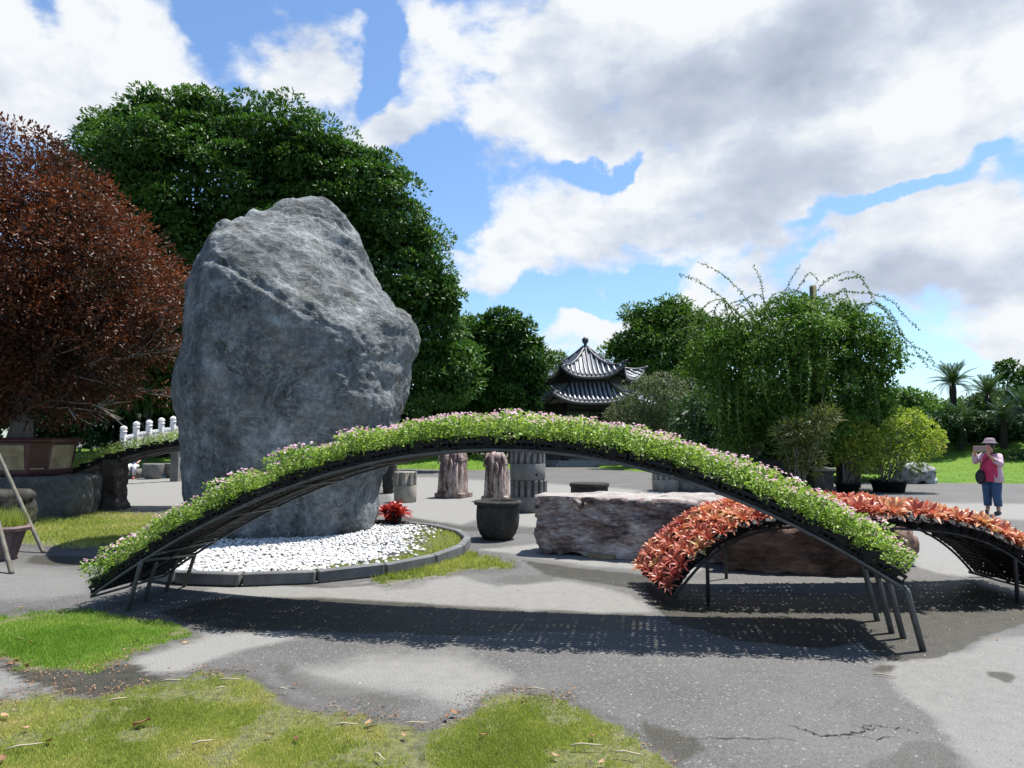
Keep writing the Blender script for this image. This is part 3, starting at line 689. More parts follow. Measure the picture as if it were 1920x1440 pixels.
def stand_build(S, label, group, ntl, ntw, legs, steel, tray_h=.07, rows=None):
    root = thing('arched_plant_stand', (S.A.x, S.A.y, 0), 0, label, 'plant stand', group)
    inv = Matrix.Translation((-S.A.x, -S.A.y, 0))
    def sub(mb, name, mat, sm='all'):
        me = mb.mesh(name, mat, sm); me.transform(inv); return link(name, me, root)
    nseg = 48
    for k in range(3):
        v = k/2; mb = MB(); mb.tube([S.frame(S.L*i/nseg, v, -tray_h-.022)[0] for i in range(nseg+1)], .014, 6); sub(mb, 'rail', steel)
    nb = ntl//2
    for i in range(nb+1):
        mb = MB(); l = S.L*i/nb; mb.tube([S.frame(l, -.01, -tray_h-.032)[0], S.frame(l, 1.01, -tray_h-.032)[0]], .011, 6); sub(mb, 'cross_bar', steel)
    tl = S.L/ntl; tw = S.w/ntw; me = tray_mesh(tl*.935, tw*.97, tray_h)
    for i in range(ntl):
        for j in range(ntw):
            p, T, U = S.frame(tl*(i+.5), (j+.5)/ntw, random.uniform(-.006, .006)); o = link('tray', me, root)
            M3 = Matrix((T, T.cross(U)*-1, U)).transposed().to_4x4()
            if M3.determinant() < 0: M3 = Matrix((T, T.cross(U), U)).transposed().to_4x4()
            o.matrix_local = Matrix.Translation(p-Vector((S.A.x, S.A.y, 0))) @ M3 @ Matrix.Rotation(random.uniform(-.02, .02), 4, 'Z')
    for (top, foot, r) in legs:
        mb = MB(); top = Vector(top); foot = Vector(foot); d = (foot-top).normalized()
        mb.tube([top, top+d*.03, foot], [r*.9, r, r], 10); sub(mb, 'leg', steel)
        fb = MB(); fb.lathe([(r*1.25, 0), (r*1.25, .02), (r*.9, .03)], 10, (foot.x, foot.y, 0)); 
    return root
PROF1 = [(163, 1096), (208, 1075), (250, 1040), (299, 1010), (333, 993), (382, 972), (430, 946), (480, 914), (535, 889), (605, 865), (680, 848), (742, 839), (805, 834), (860, 829), (919, 826), (1012, 829), (1035, 830), (1085, 837), (1135, 843),
         (1210, 858), (1310, 888), (1385, 917), (1440, 935), (1500, 962), (1568, 1005), (1638, 1043), (1705, 1085)]
G0 = gnd(240, 1145); G1 = gnd(1731, 1221)
S1 = Stand(G0, G1, PROF1, 1.05)
def legpair(S, foots, lfrac, r, lean):
    out = []
    for k, (fx, fy) in enumerate(foots):
        g = gnd(fx, fy); v = (g-S.A).dot(S.n)/S.w; q = (g-S.A).dot(S.e)+lean
        q = min(max(q, S.q0+.02), S.q1-.02); z = float(np.polyval(S.co, q))-.1
        top = S.A+S.e*q+S.n*(v*S.w); top.z = z
        out.append((top, g, r))
    return out
def more_legs(S, v0, ls, r, lean):
    out = []
    for (l, v) in ls:
        p, T, U = S.frame(l, v, -.1); g = Vector((p.x+lean*S.e.x, p.y+lean*S.e.y, 0)); out.append((p, g, r))
    return out
L1 = legpair(S1, [(240, 1145), (270, 1128), (310, 1110), (345, 1100)], 0, .021, .12)+legpair(S1, [(1731, 1221), (1694, 1197), (1672, 1187), (1645, 1164)], 0, .024, -.10)
stand1 = stand_build(S1, 'long black arched plant stand carrying the pink flowers across the foreground', None, 20, 3, L1, STEEL)
# side handle tubes at the right end and tie bars between legs
for (side, idx) in ((0, (0, 3)), (1, (4, 7))):
    a, b = L1[idx[0]][0], L1[idx[1]][0]
    mb = MB(); mb.tube([a+Vector((0, 0, -.0)), b+Vector((0, 0, -.0))], .018, 8); me = mb.mesh('tie_bar', STEEL, 'all'); me.transform(Matrix.Translation((-S1.A.x, -S1.A.y, 0))); link('tie_bar', me, stand1)
PROF2 = [(1249, 1111), (1275, 1078), (1315, 1035), (1354, 1008), (1393, 986), (1450, 975), (1530, 968), (1610, 969), (1700, 975), (1760, 982), (1830, 994), (1880, 1012), (1920, 1035), (1960, 1075), (1985, 1105)]
S2 = Stand(gnd(1330, 1135), gnd(1908, 1130), PROF2, 1.15)
L2 = legpair(S2, [(1328, 1135), (1362, 1085), (1908, 1130), (1878, 1082)], 0, .019, .0)
stand2 = stand_build(S2, 'low arched stand of red and orange bromeliads behind the right foot of the flower arch', None, 12, 3, L2, STEELD)
PROF3 = [(100, 897), (140, 882), (200, 855), (250, 840), (300, 831), (347, 826), (420, 823), (480, 829), (540, 848), (590, 885)]
S3 = Stand(gnd(148, 956), gnd(600, 957), PROF3, 1.3)
L3 = legpair(S3, [(148, 956), (168, 950), (560, 956), (575, 950)], 0, .02, .1)
stand3 = stand_build(S3, 'far arched stand of pale flowers to the left behind the boulder', None, 12, 3, L3, STEELD, .10)
mb = MB(); mb.tube([S3.frame(.15, -.03, -.55)[0], S3.frame(1.3, -.03, -.5)[0]], .02, 6)
# ------------------------------------------------------------------ flowering plants in nursery pots
POT = MB().lathe([(.060, -.055), (.080, .03), (.086, .03), (.086, .038), (.076, .038), (.074, .02), (.01, .02)], 12).mesh('pot', TRAYM)
def flower_plant(k, H=.232, Rr=.132, nl=280, nf=24):
    P = []; A = []; 
    th = rng.uniform(0, 6.283, nl); rr = Rr*np.sqrt(rng.random(nl)); z = -.015+(H-.0)*rng.random(nl)**.75
    bul = .55+.55*np.sin(np.clip(z/H, 0, 1)*2.6); P = np.stack([rr*bul*np.cos(th), rr*bul*np.sin(th), z], -1)
    A = unit(np.stack([np.cos(th), np.sin(th), rng.normal(.25, .45, nl)], -1)+rng.normal(0, .35, (nl, 3)))
    Nn = unit(np.array([0, 0, 1.])+rng.normal(0, .45, (nl, 3)))
    fo = leaf_mesh('foliage', P, A, Nn, rng.uniform(.026, .046, nl), rng.uniform(.018, .028, nl), LEAF1)
    mb = MB()
    for i in range(9):
        a = random.uniform(0, 6.283); r = random.uniform(.3, .85)*Rr
        mb.tube([(0, 0, .02), (r*.4*math.cos(a), r*.4*math.sin(a), H*.5), (r*math.cos(a), r*math.sin(a), H*.93)], .0018, 3, False)
    st = mb.mesh('stems', LEAFSTEM)
    P = []; A = []; Nn = []; Ls = []; rn = []
    for i in range(nf):
        a = random.uniform(0, 6.283); r = Rr*.95*math.sqrt(random.random()); c = np.array([r*math.cos(a), r*math.sin(a), H*random.uniform(.90, 1.07)-(.02*(r/Rr)**2)])
        ax = unit(np.array([random.gauss(0, .5), random.gauss(-.25, .5), 1.0])); u = unit(np.cross(ax, [1, .2, 0])); v = np.cross(ax, u); ph = random.random()*6
        q = random.random()
        for j in range(4):
            w = ph+j*1.571; dirn = u*math.cos(w)+v*math.sin(w)+ax*.45
            P.append(c); A.append(dirn); Nn.append(ax); Ls.append(random.uniform(.012, .018)); rn.append(min(1, max(0, q+random.uniform(-.2, .2))))
    fl = leaf_mesh('flowers', np.array(P), np.array(A), np.array(Nn), np.array(Ls), np.array(Ls)*.9, FLOW, np.array(rn))
    return fo, st, fl
LEAFSTEM = solid('stem_green', (.12, .17, .05), .6, .3, 20, 0)
def mk_flower_root(k, label, group, **kw):
    fo, st, fl = flower_plant(k, **kw); r = thing('flowering_plant', (0, 0, 0), 0, label, 'flower', group)
    link('pot', POT, r); link('foliage', fo, r, kind='stuff'); link('stems', st, r, kind='stuff'); link('flowers', fl, r, kind='stuff'); return r
def orient(T, U, z, tilt=0):
    X = T; Y = U.cross(T); Mx = Matrix((X, Y, U)).transposed().to_4x4()
    return Mx @ Matrix.Rotation(z, 4, 'Z')
def populate(S, protos, nl, nw, up, lean_up=.55, skip=0, smin=.85, smax=1.12, v0=.05, v1=.95, lab=None):
    used = set(); n = 0
    for i in range(nl):
        for j in range(nw):
            if random.random() < skip: continue
            k = random.randrange(len(protos)); v = v0+(v1-v0)*j/(nw-1)
            p, T, U = S.frame(S.L*(i+.5+random.uniform(-.18, .18))/nl, v+random.uniform(-.02, .02), up)
            U2 = (U*(1-lean_up)+Vector((0, 0, 1))*lean_up+S.n*(-.16 if j == 0 else (-.05 if j == 1 else 0))+Vector((random.gauss(0, .07), random.gauss(0, .07), 0))).normalized()
            T2 = (T-U2*T.dot(U2)).normalized(); Mx = Matrix.Translation(p) @ orient(T2, U2, random.uniform(0, 6.28))
            s = random.uniform(smin, smax)
            proto = protos[k]
            if k in used: o = copy_thing(proto, p)
            else: o = proto; used.add(k)
            o.matrix_world = Mx @ Matrix.Scale(s, 4); n += 1
            if lab: o['label'] = lab(i/nl, j, nw)
    return n
def finish(protos):
    for p in protos:
        KIDS[p.name] = [x for x in C.objects if x.parent == p]
g = 'pink flowering plants standing in the trays of the long arch'
pr = [mk_flower_root(k, 'leafy light green bedding plant topped with small pink flowers on the long foreground arch', g) for k in range(4)]
SEC = ['at the arch foot on the left', 'low on the left slope', 'halfway up the left slope', 'high on the left slope', 'just left of the arch top', 'just right of the arch top', 'high on the right slope', 'halfway down the right slope', 'low on the right slope', 'at the arch foot on the right']
def rowname(j, nw): return 'front row' if j == 0 else ('back row' if j == nw-1 else 'inner row')
finish(pr); populate(S1, pr, 36, 5, -.005, .6, smin=.78, smax=1.18, skip=.02, lab=lambda f, j, nw: 'pink flowering plant on the foreground arch, %s, %s' % (rowname(j, nw), SEC[int(f*10)]))
g = 'pale flowering plants on the far arch left of the boulder'
pr = [mk_flower_root(k, 'pale flowered yellow green plant on the far arch beside the boulder', g, H=.25, Rr=.15, nl=150, nf=8) for k in range(2)]
finish(pr); populate(S3, pr, 22, 4, 0, .6, smin=1.0, smax=1.3, lab=lambda f, j, nw: 'pale flowering plant on the far arch, %s, %s' % (rowname(j, nw), SEC[int(f*10)]))
# ------------------------------------------------------------------ bromeliads
BRO = leaf_mat('bromeliad_leaf', [(0, (.22, .03, .035)), (.3, (.44, .12, .08)), (.55, (.58, .25, .14)), (.8, (.58, .37, .16)), (.93, (.52, .42, .16)), (1, (.24, .28, .07))], .36, .25, .3, (1.3, 1, .8))
BROR = leaf_mat('red_bromeliad_leaf', [(0, (.14, .012, .014)), (.5, (.34, .03, .025)), (1, (.45, .08, .04))], .3, .2, .5, (1.3, 1, .8))
def bro_leaf(L, w, arch, mat, seed):
    V = []; n = 4
    for i in range(n+1):
        t = i/n; ang = .35+arch*t; x = L*(math.sin(.35+arch*t*.5)*t); z = L*(math.cos(.35+arch*t*.55)*t)
        ww = w*(.55+.75*math.sin(min(1, t*1.05)*2.4))*(1 if t < .95 else .25)
        V += [(x, -ww/2, z+ww*.28), (x, 0, z), (x, ww/2, z+ww*.28)]
    Fc = []
    for i in range(n):
        a = i*3; Fc += [(a, a+1, a+4, a+3), (a+1, a+2, a+5, a+4)]
    return np_mesh('leaf', np.array(V), np.array(Fc), mat, np.full(len(V), seed), smooth=True)
POT2 = MB().lathe([(.035, -.055), (.05, .0), (.053, .0), (.053, .008), (.045, .008), (.01, .0)], 10).mesh('pot', TRAYM)
def bromeliad(label, group, mat, tone, nl=17, L=.175, w=.022, cat='bromeliad', name='bromeliad'):
    r = thing(name, (0, 0, 0), 0, label, cat, group)
    link('pot', POT2, r)
    for i in range(nl):
        t = i/nl; ln = L*(1.0-.35*t)*random.uniform(.85, 1.1)
        me = bro_leaf(ln, w*random.uniform(.85, 1.1), 1.5*(1-t)+.15, mat, min(1, max(0, tone+random.uniform(-.12, .14)-(.18 if t > .75 else 0))))
        o = link('leaf', me, r, loc=(0, 0, .015+.02*t), rot=(0, random.uniform(-.1, .1), i*2.399963))
    return r
g = 'bromeliads planted in the trays of the low arched stand'
pr = [bromeliad(l, g, BRO, t) for (t, l) in ((.08, 'deep red bromeliad rosette on the low arched stand'), (.30, 'coral red bromeliad rosette on the low arched stand'), (.50, 'salmon orange bromeliad rosette on the low arched stand'), (.62, 'orange bromeliad rosette on the low arched stand'), (.82, 'golden yellow bromeliad rosette on the low arched stand'))]
finish(pr)
def pop_bro(S, protos, nl, nw):
    used = set()
    for i in range(nl):
        for j in range(nw):
            fr = (i+.5)/nl
            w = [.38, .4, .14, .05, .03] if fr < .17 else ([.14, .26, .25, .22, .13] if fr < .30 else ([.05, .12, .2, .33, .30] if fr < .45 else [.05, .34, .38, .18, .05]))
            k = random.choices(range(5), w)[0]
            v = (j+.5+random.uniform(-.15, .15))/nw*1.16-.10
            p, T, U = S.frame(S.L*(fr+random.uniform(-.2, .2)/nl), v, .0+random.uniform(0, .02))
            U2 = (U*.65+Vector((0, 0, .35))+S.n*(-.55 if j == 0 else -.08)+Vector((random.gauss(0, .12), random.gauss(0, .12), 0))).normalized()
            T2 = (T-U2*T.dot(U2)).normalized(); Mx = Matrix.Translation(p) @ orient(T2, U2, random.uniform(0, 6.28)) @ Matrix.Scale(random.uniform(.8, 1.12)*(1.0 if fr < .4 else 1.22), 4)
            if k in used: o = copy_thing(protos[k], p)
            else: o = protos[k]; used.add(k)
            o.matrix_world = Mx; o['label'] = '%s bromeliad on the low arched stand, %s, %s' % (['deep red', 'coral red', 'salmon orange', 'orange', 'golden yellow'][k], rowname(j, nw), SEC[int(fr*10)].replace('the arch', 'its'))
pop_bro(S2, pr, 36, 7)
# red bromeliad clump and pale shrub behind the boulder's right foot
g = 'red bromeliads clumped in the pebble bed at the right of the boulder'
p0 = bromeliad('dark red bromeliad in the clump between boulder and pebble kerb', g, BROR, .45, 12, .30, .05); finish([p0])
first = True
for k in range(17):
    px = random.uniform(703, 752); py = random.uniform(975, 1000); z = (1-abs(px-728)/40)*random.uniform(0, .35)
    q = gnd(px, 994+random.uniform(-6, 4)); q.z = .1+max(0, z)
    o = p0 if first else copy_thing(p0, q); first = False
    o.matrix_world = Matrix.Translation(q) @ Matrix.Rotation(random.uniform(-.5, .5), 4, 'X') @ Matrix.Rotation(random.uniform(-.5, .5), 4, 'Y') @ Matrix.Rotation(random.uniform(0, 6), 4, 'Z') @ Matrix.Scale(random.uniform(.8, 1.1), 4)
# ------------------------------------------------------------------ stone slab
SLABM = rock_mat('banded_pink_rock', [(.40, (.045, .032, .030)), (.47, (.18, .12, .105)), (.53, (.36, .29, .27)), (.61, (.66, .59, .56))], 1.7, 1.0, .05, .7, (.8, .8, 2.3), ((.6, .56, .54), .25), .3)
SLABT = rock_mat('weathered_slab_top', [(.40, (.20, .17, .155)), (.6, (.36, .335, .31))], 2.6, .6, .03, .85)
def rough_block(name, foot, h, mat, seed=0, rnd=.12, under=.0, rough=.06, topmat=None, res=.05, loc=None, freq=1.6, dome=0):
    """rock from a footprint polygon (ccw, local xy) with rounded, chipped edges"""
    P = np.array(foot, float); seg = []
    for i in range(len(P)):
        a = P[i]; b = P[(i+1) % len(P)]; n = max(2, int(np.hypot(*(b-a))/res))
        for k in range(n): seg.append(a+(b-a)*k/n)
    ring = np.array(seg)
    for _ in range(max(1, int(rnd/res*1.5))): ring = (np.roll(ring, 1, 0)+ring*2+np.roll(ring, -1, 0))/4
    c = ring.mean(0); nh = max(6, int(h/res)); V = []; n = len(ring)
    prof = []
    for i in range(nh+1):
        t = i/nh; ins = under*(1-min(1, t/.35))**1.5; e = max(0, t-(1-min(.9, rnd*.6/h)))/(min(.9, rnd*.6/h)) ; ins += rnd*.45*e**3
        prof.append((ins, t*h))
    tin = list(np.linspace(.12, 1, max(5, int(.5/res)))); rows = []
    for ins, z in prof: rows.append((ins, z, 0))
    for t in tin[:-1]: rows.append((None, h, t))
    for ins, z, t in rows:
        d = c-ring; l = np.maximum(np.linalg.norm(d, axis=1, keepdims=True), 1e-6)
        if ins is not None: pt = ring+d/l*ins; zz = np.full(n, z)
        else: base = ring+d/l*(rnd*.45); pt = base+(c-base)*t; zz = np.full(n, z+dome*math.sin(t*1.57))
        V.append(np.column_stack([pt, zz]))
    V = np.concatenate(V+[np.array([[c[0], c[1], h+dome]])]); Fc = []
    m = len(rows)
    for r in range(m-1):
        for i in range(n): j = (i+1) % n; Fc.append((r*n+i, r*n+j, (r+1)*n+j, (r+1)*n+i))
    top0 = len(prof)-1
    for i in range(n): Fc.append(((m-1)*n+i, (m-1)*n+(i+1) % n, m*n))
    me = bpy.data.meshes.new(name); me.from_pydata([tuple(v) for v in V], [], Fc); me.update()
    sd = Vector((seed*3.7, seed*1.3, seed*.7)); topz = h*.985
    for v in me.vertices:
        p = v.co.copy(); nrm = v.normal.copy(); flat = 1.0 if p.z < topz else .25
        d = mnoise.fractal(p*freq+sd, 1.0, 2.0, 4)*rough*1.4
        d += -abs(mnoise.fractal(Vector((p.x, p.y, p.z*2.4))*freq*2.2+sd, 1.0, 2.0, 3))*rough*.9+rough*.25
        vd = mnoise.voronoi(p*freq*2.2+sd)[0]; d -= (vd[1]-vd[0])*rough*.5
        v.co = p+nrm*d*flat
    me.materials.append(mat)
    if topmat:
        me.materials.append(topmat)
        for p in me.polygons:
            if p.normal.z > .80 and p.center.z > h*.93: p.material_index = 1
    me.polygons.foreach_set('use_smooth', [True]*len(me.polygons))
    return me
def place_block(name, me, loc, label, cat, rz=0, group=None):
    o = link(name, me, loc=loc, rot=(0, 0, rz)); return tag(o, label, cat, group)
fl = Vector((.33, 10.1, 0))
me = rough_block('stone_slab', [(0, 0), (1.43, -.52), (2.6, -.95), (3.3, -1.0), (3.75, -.3), (3.6, .45), (2.4, .62), (1.2, .66), (.12, .62)], .82, SLABM, 2, .10, .10, .085, SLABT, .045)
slab = place_block('stone_slab', me, fl+Vector((0, 0, .0)), 'long flat topped pinkish banded stone slab lying on the asphalt', 'stone slab')
# second, lower rock under the arch end
me = rough_block('rock', [(2.45, 8.85), (3.9, 8.5), (4.6, 8.6), (5.2, 9.3), (4.7, 9.8), (3.9, 9.75), (3.6, 9.1), (2.8, 9.2)], .60, rock_mat('brown_rock', [(.38, (.05, .032, .026)), (.5, (.17, .105, .08)), (.62, (.34, .23, .18))], 1.6, .8, .05, .8, (.6, .6, 2)), 5, .14, .10, .13, None, .055)
place_block('rock', me, Vector((0, 0, 0)), 'long reddish brown rock in deep shade under the right half of the flower arch', 'rock')
# timber offcut
g = gnd(1128, 1048); o = link('timber_block', MB().box((0, 0, .035), (.36, .10, .07), bev=.008, ).mesh('timber_block', solid('old_timber', (.20, .15, .10), .85, .4, 14, .5)), loc=(g.x, g.y, 0), rot=(0, 0, R(-22)))
tag(o, 'short weathered timber block lying before the pink stone slab', 'timber')
# ------------------------------------------------------------------ basin
DSTONE = rock_mat('dark_mossy_stone', [(.35, (.018, .017, .015)), (.5, (.036, .034, .030)), (.68, (.075, .07, .062))], 4, .8, .02, .9)
GSTONE = rock_mat('grey_carved_stone', [(.35, (.09, .088, .08)), (.5, (.15, .147, .135)), (.68, (.24, .23, .21))], 3, .7, .02, .85)
BSTONE = rock_mat('tan_carved_stone', [(.35, (.16, .14, .11)), (.5, (.29, .26, .21)), (.68, (.42, .385, .32))], 3, .7, .02, .85)
MSTONE = rock_mat('brown_veined_marble', [(.38, (.05, .03, .028)), (.48, (.15, .10, .09)), (.54, (.34, .27, .235)), (.62, (.50, .44, .39))], 2.6, .6, .015, .6, (1, 1, .5))
g = gnd(933, 1014); r = .355
t = thing('stone_basin', (g.x, g.y+.22, 0), 0, 'round black stone basin standing on the pale asphalt near the kerb', 'basin')
s_ = r/.355
body = MB().lathe([(.20, 0), (.235, .012), (.29, .08), (.335, .20), (.352, .34), (.350, .47), (.342, .55), (.315, .56), (.30, .52), (.30, .30), (.22, .12), (.02, .10)], 48, wob=.02).build('body', DSTONE, t, 'all')
MB().lathe([(.345, .545), (.378, .553), (.392, .575), (.39, .60), (.372, .618), (.335, .622), (.315, .605), (.312, .56)], 48, wob=.015).build('rim', DSTONE, t, 'all')
# ------------------------------------------------------------------ carved elephant pedestals
def pedestal(g, h, w, rz, label, sc=1):
    t = thing('carved_pedestal', (g.x, g.y, 0), rz, label, 'pedestal', 'veined marble elephant pedestals on the asphalt')
    MB().box((0, 0, .07), (w*1.12, w*1.12, .14), bev=.02).build('plinth', MSTONE, t)
    n = 40; V = []; Fc = []; rows = 34
    for i in range(rows+1):
        q = i/rows; z = .13+(h-.13)*q
        R0 = w*.5*(1.0-.10*q) if q < .80 else w*.45*math.sqrt(max(0.0, 1-((q-.80)/.2)**2)*.72+.28)
        if .72 < q < .78: R0 += .012
        for j in range(n):
            a = 2*math.pi*j/n; k = 3.4; rr = R0/((abs(math.cos(a))**k+abs(math.sin(a))**k)**(1/k))
            leg = .05*max(0, math.sin(4*a+1.1))**.5*(1-q/.75 if q < .75 else 0)*w if True else 0
            groove = -.035*w*(math.exp(-((((a-4.3) % 6.283)-0)*5)**2))
            rr += leg+groove+w*.03*mnoise.noise(Vector((math.cos(a)*2, math.sin(a)*2, z*3+rz*7)))
            V.append((rr*math.cos(a), rr*math.sin(a), z))
    for i in range(rows):
        for j in range(n): Fc.append((i*n+j, i*n+(j+1) % n, (i+1)*n+(j+1) % n, (i+1)*n+j))
    Fc.append(tuple(range(rows*n, rows*n+n))); MB().add(V, Fc).build('body', MSTONE, t, 'all')
    y = -w*.5
    MB().tube([(-.04, y*.35, h*1.0), (-.05, y*.86, h*.93), (-.05, y*1.1, h*.72), (-.06, y*1.12, h*.5), (-.09, y*1.14, h*.32), (-.06, y*1.2, h*.20), (.0, y*1.26, h*.16)], [.075*w/.8, .085*w/.8, .075*w/.8, .065*w/.8, .055*w/.8, .05*w/.8, .045*w/.8], 10).build('trunk', MSTONE, t, 'all')
    for s in (-1, 1):
        MB().tube([(s*w*.30, y*.82, h*.74), (s*w*.31, y*.97, h*.5), (s*w*.33, y*1.0, h*.2), (s*w*.33, y*1.02, .13)], [.06*w/.8, .075*w/.8, .085*w/.8, .1*w/.8], 10).build('leg', MSTONE, t, 'all')
        MB().tube([(s*w*.12, y*.98, h*.80), (s*w*.2, y*1.06, h*.66), (s*w*.17, y*1.10, h*.55)], [.025, .03, .012], 8).build('tusk', MSTONE, t, 'all')
    # blanket band and tassels
    b = MB()
    for i in range(2):
        zz = h*(.775+.045*i); pts = []
        for j in range(41):
            a = 2*math.pi*j/40; k = 3.4; rr = (w*.465-.01*i)/((abs(math.cos(a))**k+abs(math.sin(a))**k)**(1/k)); pts.append((rr*math.cos(a), rr*math.sin(a), zz))
        b.tube(pts, .014, 6)
    b.build('blanket_band', MSTONE, t, 'all')
    for s in (-1, 1): MB().tube([(s*w*.30, y*.5, h*.985), (s*w*.42, y*.82, h*.86), (s*w*.45, y*.95, h*.70)], [.03, .035, .02], 7).build('tassel', MSTONE, t, 'all')
    return t
g = gnd(849, 934); pedestal(Vector((g.x, g.y+.3, 0)), 1.34, .72, R(-22), 'brown marble elephant pedestal, the left of two, square plinth visible')
g = gnd(931, 940); pedestal(Vector((g.x, g.y+.2, 0)), 1.27, .60, R(-14), 'brown marble elephant pedestal standing directly behind the black basin')
# ------------------------------------------------------------------ drums with slotted rims
def drum(g, z0, r, h, split, nrib, mat, label, group, hole=None, tooth=.05, rz=0, low=False):
    t = thing('stone_drum', (g.x, g.y, z0), rz, label, 'stone drum', group)
    hb = h*split
    MB().lathe([(r*.93, 0), (r*.985, .02), (r*1.0, hb*.5), (r*1.0, hb-.01), (r*.985, hb), (r*.78, hb), (r*.77, h*.98), (r*.75, h), (r*.3, h), (.01, h-.01)], 40, wob=.01).build('body', mat, t, 'all')
    mb = MB().box((0, 0, 0), (r*.34 if nrib < 10 else r*.19, r*.20, h*(1-split)+.0), bev=.012); me = mb.mesh('rib', mat)
    for k in range(nrib):
        a = 2*math.pi*k/nrib; link('rib', me, t, loc=(r*.90*math.cos(a), r*.90*math.sin(a), hb+h*(1-split)/2+.002), rot=(0, 0, a+math.pi/2))
    if hole:
        a = hole; MB().tube([(r*.995*math.cos(a), r*.995*math.sin(a), hb*.35), (r*1.006*math.cos(a), r*1.006*math.sin(a), hb*.35)], .03, 10).build('hole', solid('hole_dark', (.01, .01, .01), .9, bmp=0), t)
    return t
g = gnd(992, 962); c = Vector((g.x, g.y+.35, 0))
drum(c, 0, .415, .70, .5, 16, GSTONE, 'lower slotted grey stone drum of the stack behind the basin', 'stacked slotted stone drums')
drum(c+Vector((-.02, 0, 0)), .703, .40, .72, .52, 16, GSTONE, 'upper slotted grey stone drum of the stack behind the basin', 'stacked slotted stone drums', hole=R(-62))
g = gnd(757, 943); drum(Vector((g.x, g.y+.25, 0)), 0, .29, .78, .55, 8, BSTONE, 'tan stone mortar with square notches right of the boulder', None)
g = gnd(1252, 921); drum(Vector((g.x, g.y+.3, 0)), 0, .42, .64, .55, 14, BSTONE, 'left of two tan stone drums far behind the slab', 'pair of tan stone drums', rz=.1)
g = gnd(1290, 919); drum(Vector((g.x, g.y+.3, 0)), 0, .40, .62, .7, 14, BSTONE, 'right of two tan stone drums far behind the slab', 'pair of tan stone drums', rz=.3)
g = at(1105, 905, 14.2); t = thing('stone_drum', (g.x, 14.2, 0), 0, 'dark lidded stone tub half hidden beyond the pink slab', 'stone tub')
MB().lathe([(.34, 0), (.365, .3), (.37, g.z-.10), (.36, g.z-.08)], 32, wob=.02).build('body', DSTONE, t, 'all'); MB().lathe([(.385, g.z-.078), (.395, g.z-.06), (.39, g.z-.01), (.37, g.z), (.01, g.z)], 32).build('rim', DSTONE, t, 'all')
# dark upright stone behind the boulder edge
g = gnd(728, 925); me = rough_block('standing_stone', [(-.17, -.2), (.17, -.2), (.2, .2), (-.2, .2)], 1.05, DSTONE, 9, .12, .03, .05, None, .05)
place_block('standing_stone', me, Vector((g.x, g.y, 0)), 'dark upright stone half hidden at the right edge of the boulder', 'stone')
# support rock under the far arch
g = gnd(195, 957); me = rough_block('standing_stone', [(-.26, -.25), (.24, -.25), (.27, .25), (-.25, .25)], 1.15, rock_mat('rough_dark_rock', [(.35, (.03, .026, .022)), (.65, (.12, .10, .085))], 4, .9, .04), 11, .12, -.06, .08, None, .05)
place_block('standing_stone', me, Vector((g.x, g.y+.3, 0)), 'rough dark pillar stone under the left end of the far arch', 'stone')
# ------------------------------------------------------------------ big blocks and pots at the left
BLK = rock_mat('dark_grey_block', [(.35, (.05, .05, .045)), (.5, (.10, .10, .09)), (.66, (.18, .175, .155))], 1.6, .9, .05, .9, (1, 1, .8))
g = gnd(20, 972); gb = Vector((g.x-.5, g.y, 0)); me = rough_block('stone_block', [(-1.6, 0), (.0, -.12), (1.62, 0), (1.72, .7), (1.5, 1.5), (-1.6, 1.6)], .84, BLK, 4, .14, .06, .06, None, .06)
place_block('stone_block', me, gb, 'long rough stone block carrying the big glazed planter', 'stone block')
g = gnd(-30, 1000); me = rough_block('stone_block', [(-.8, 0), (.28, -.05), (.42, .3), (.4, .8), (-.8, .9)], .72, DSTONE, 6, .2, .05, .06, None, .06)
place_block('stone_block', me, Vector((g.x, g.y, 0)), 'dark stone block at the left edge behind the small octagonal pot', 'stone block')
GLZ = solid('brown_glaze', (.085, .035, .032), .32, .3, 5, .1, .004, .55); PANEL = solid('cream_glaze_panel', (.34, .24, .12), .4, .45, 4, .15, .004, .4, col2=(.46, .36, .20))
PT = Vector((gb.x+.05, gb.y+.85, .85))
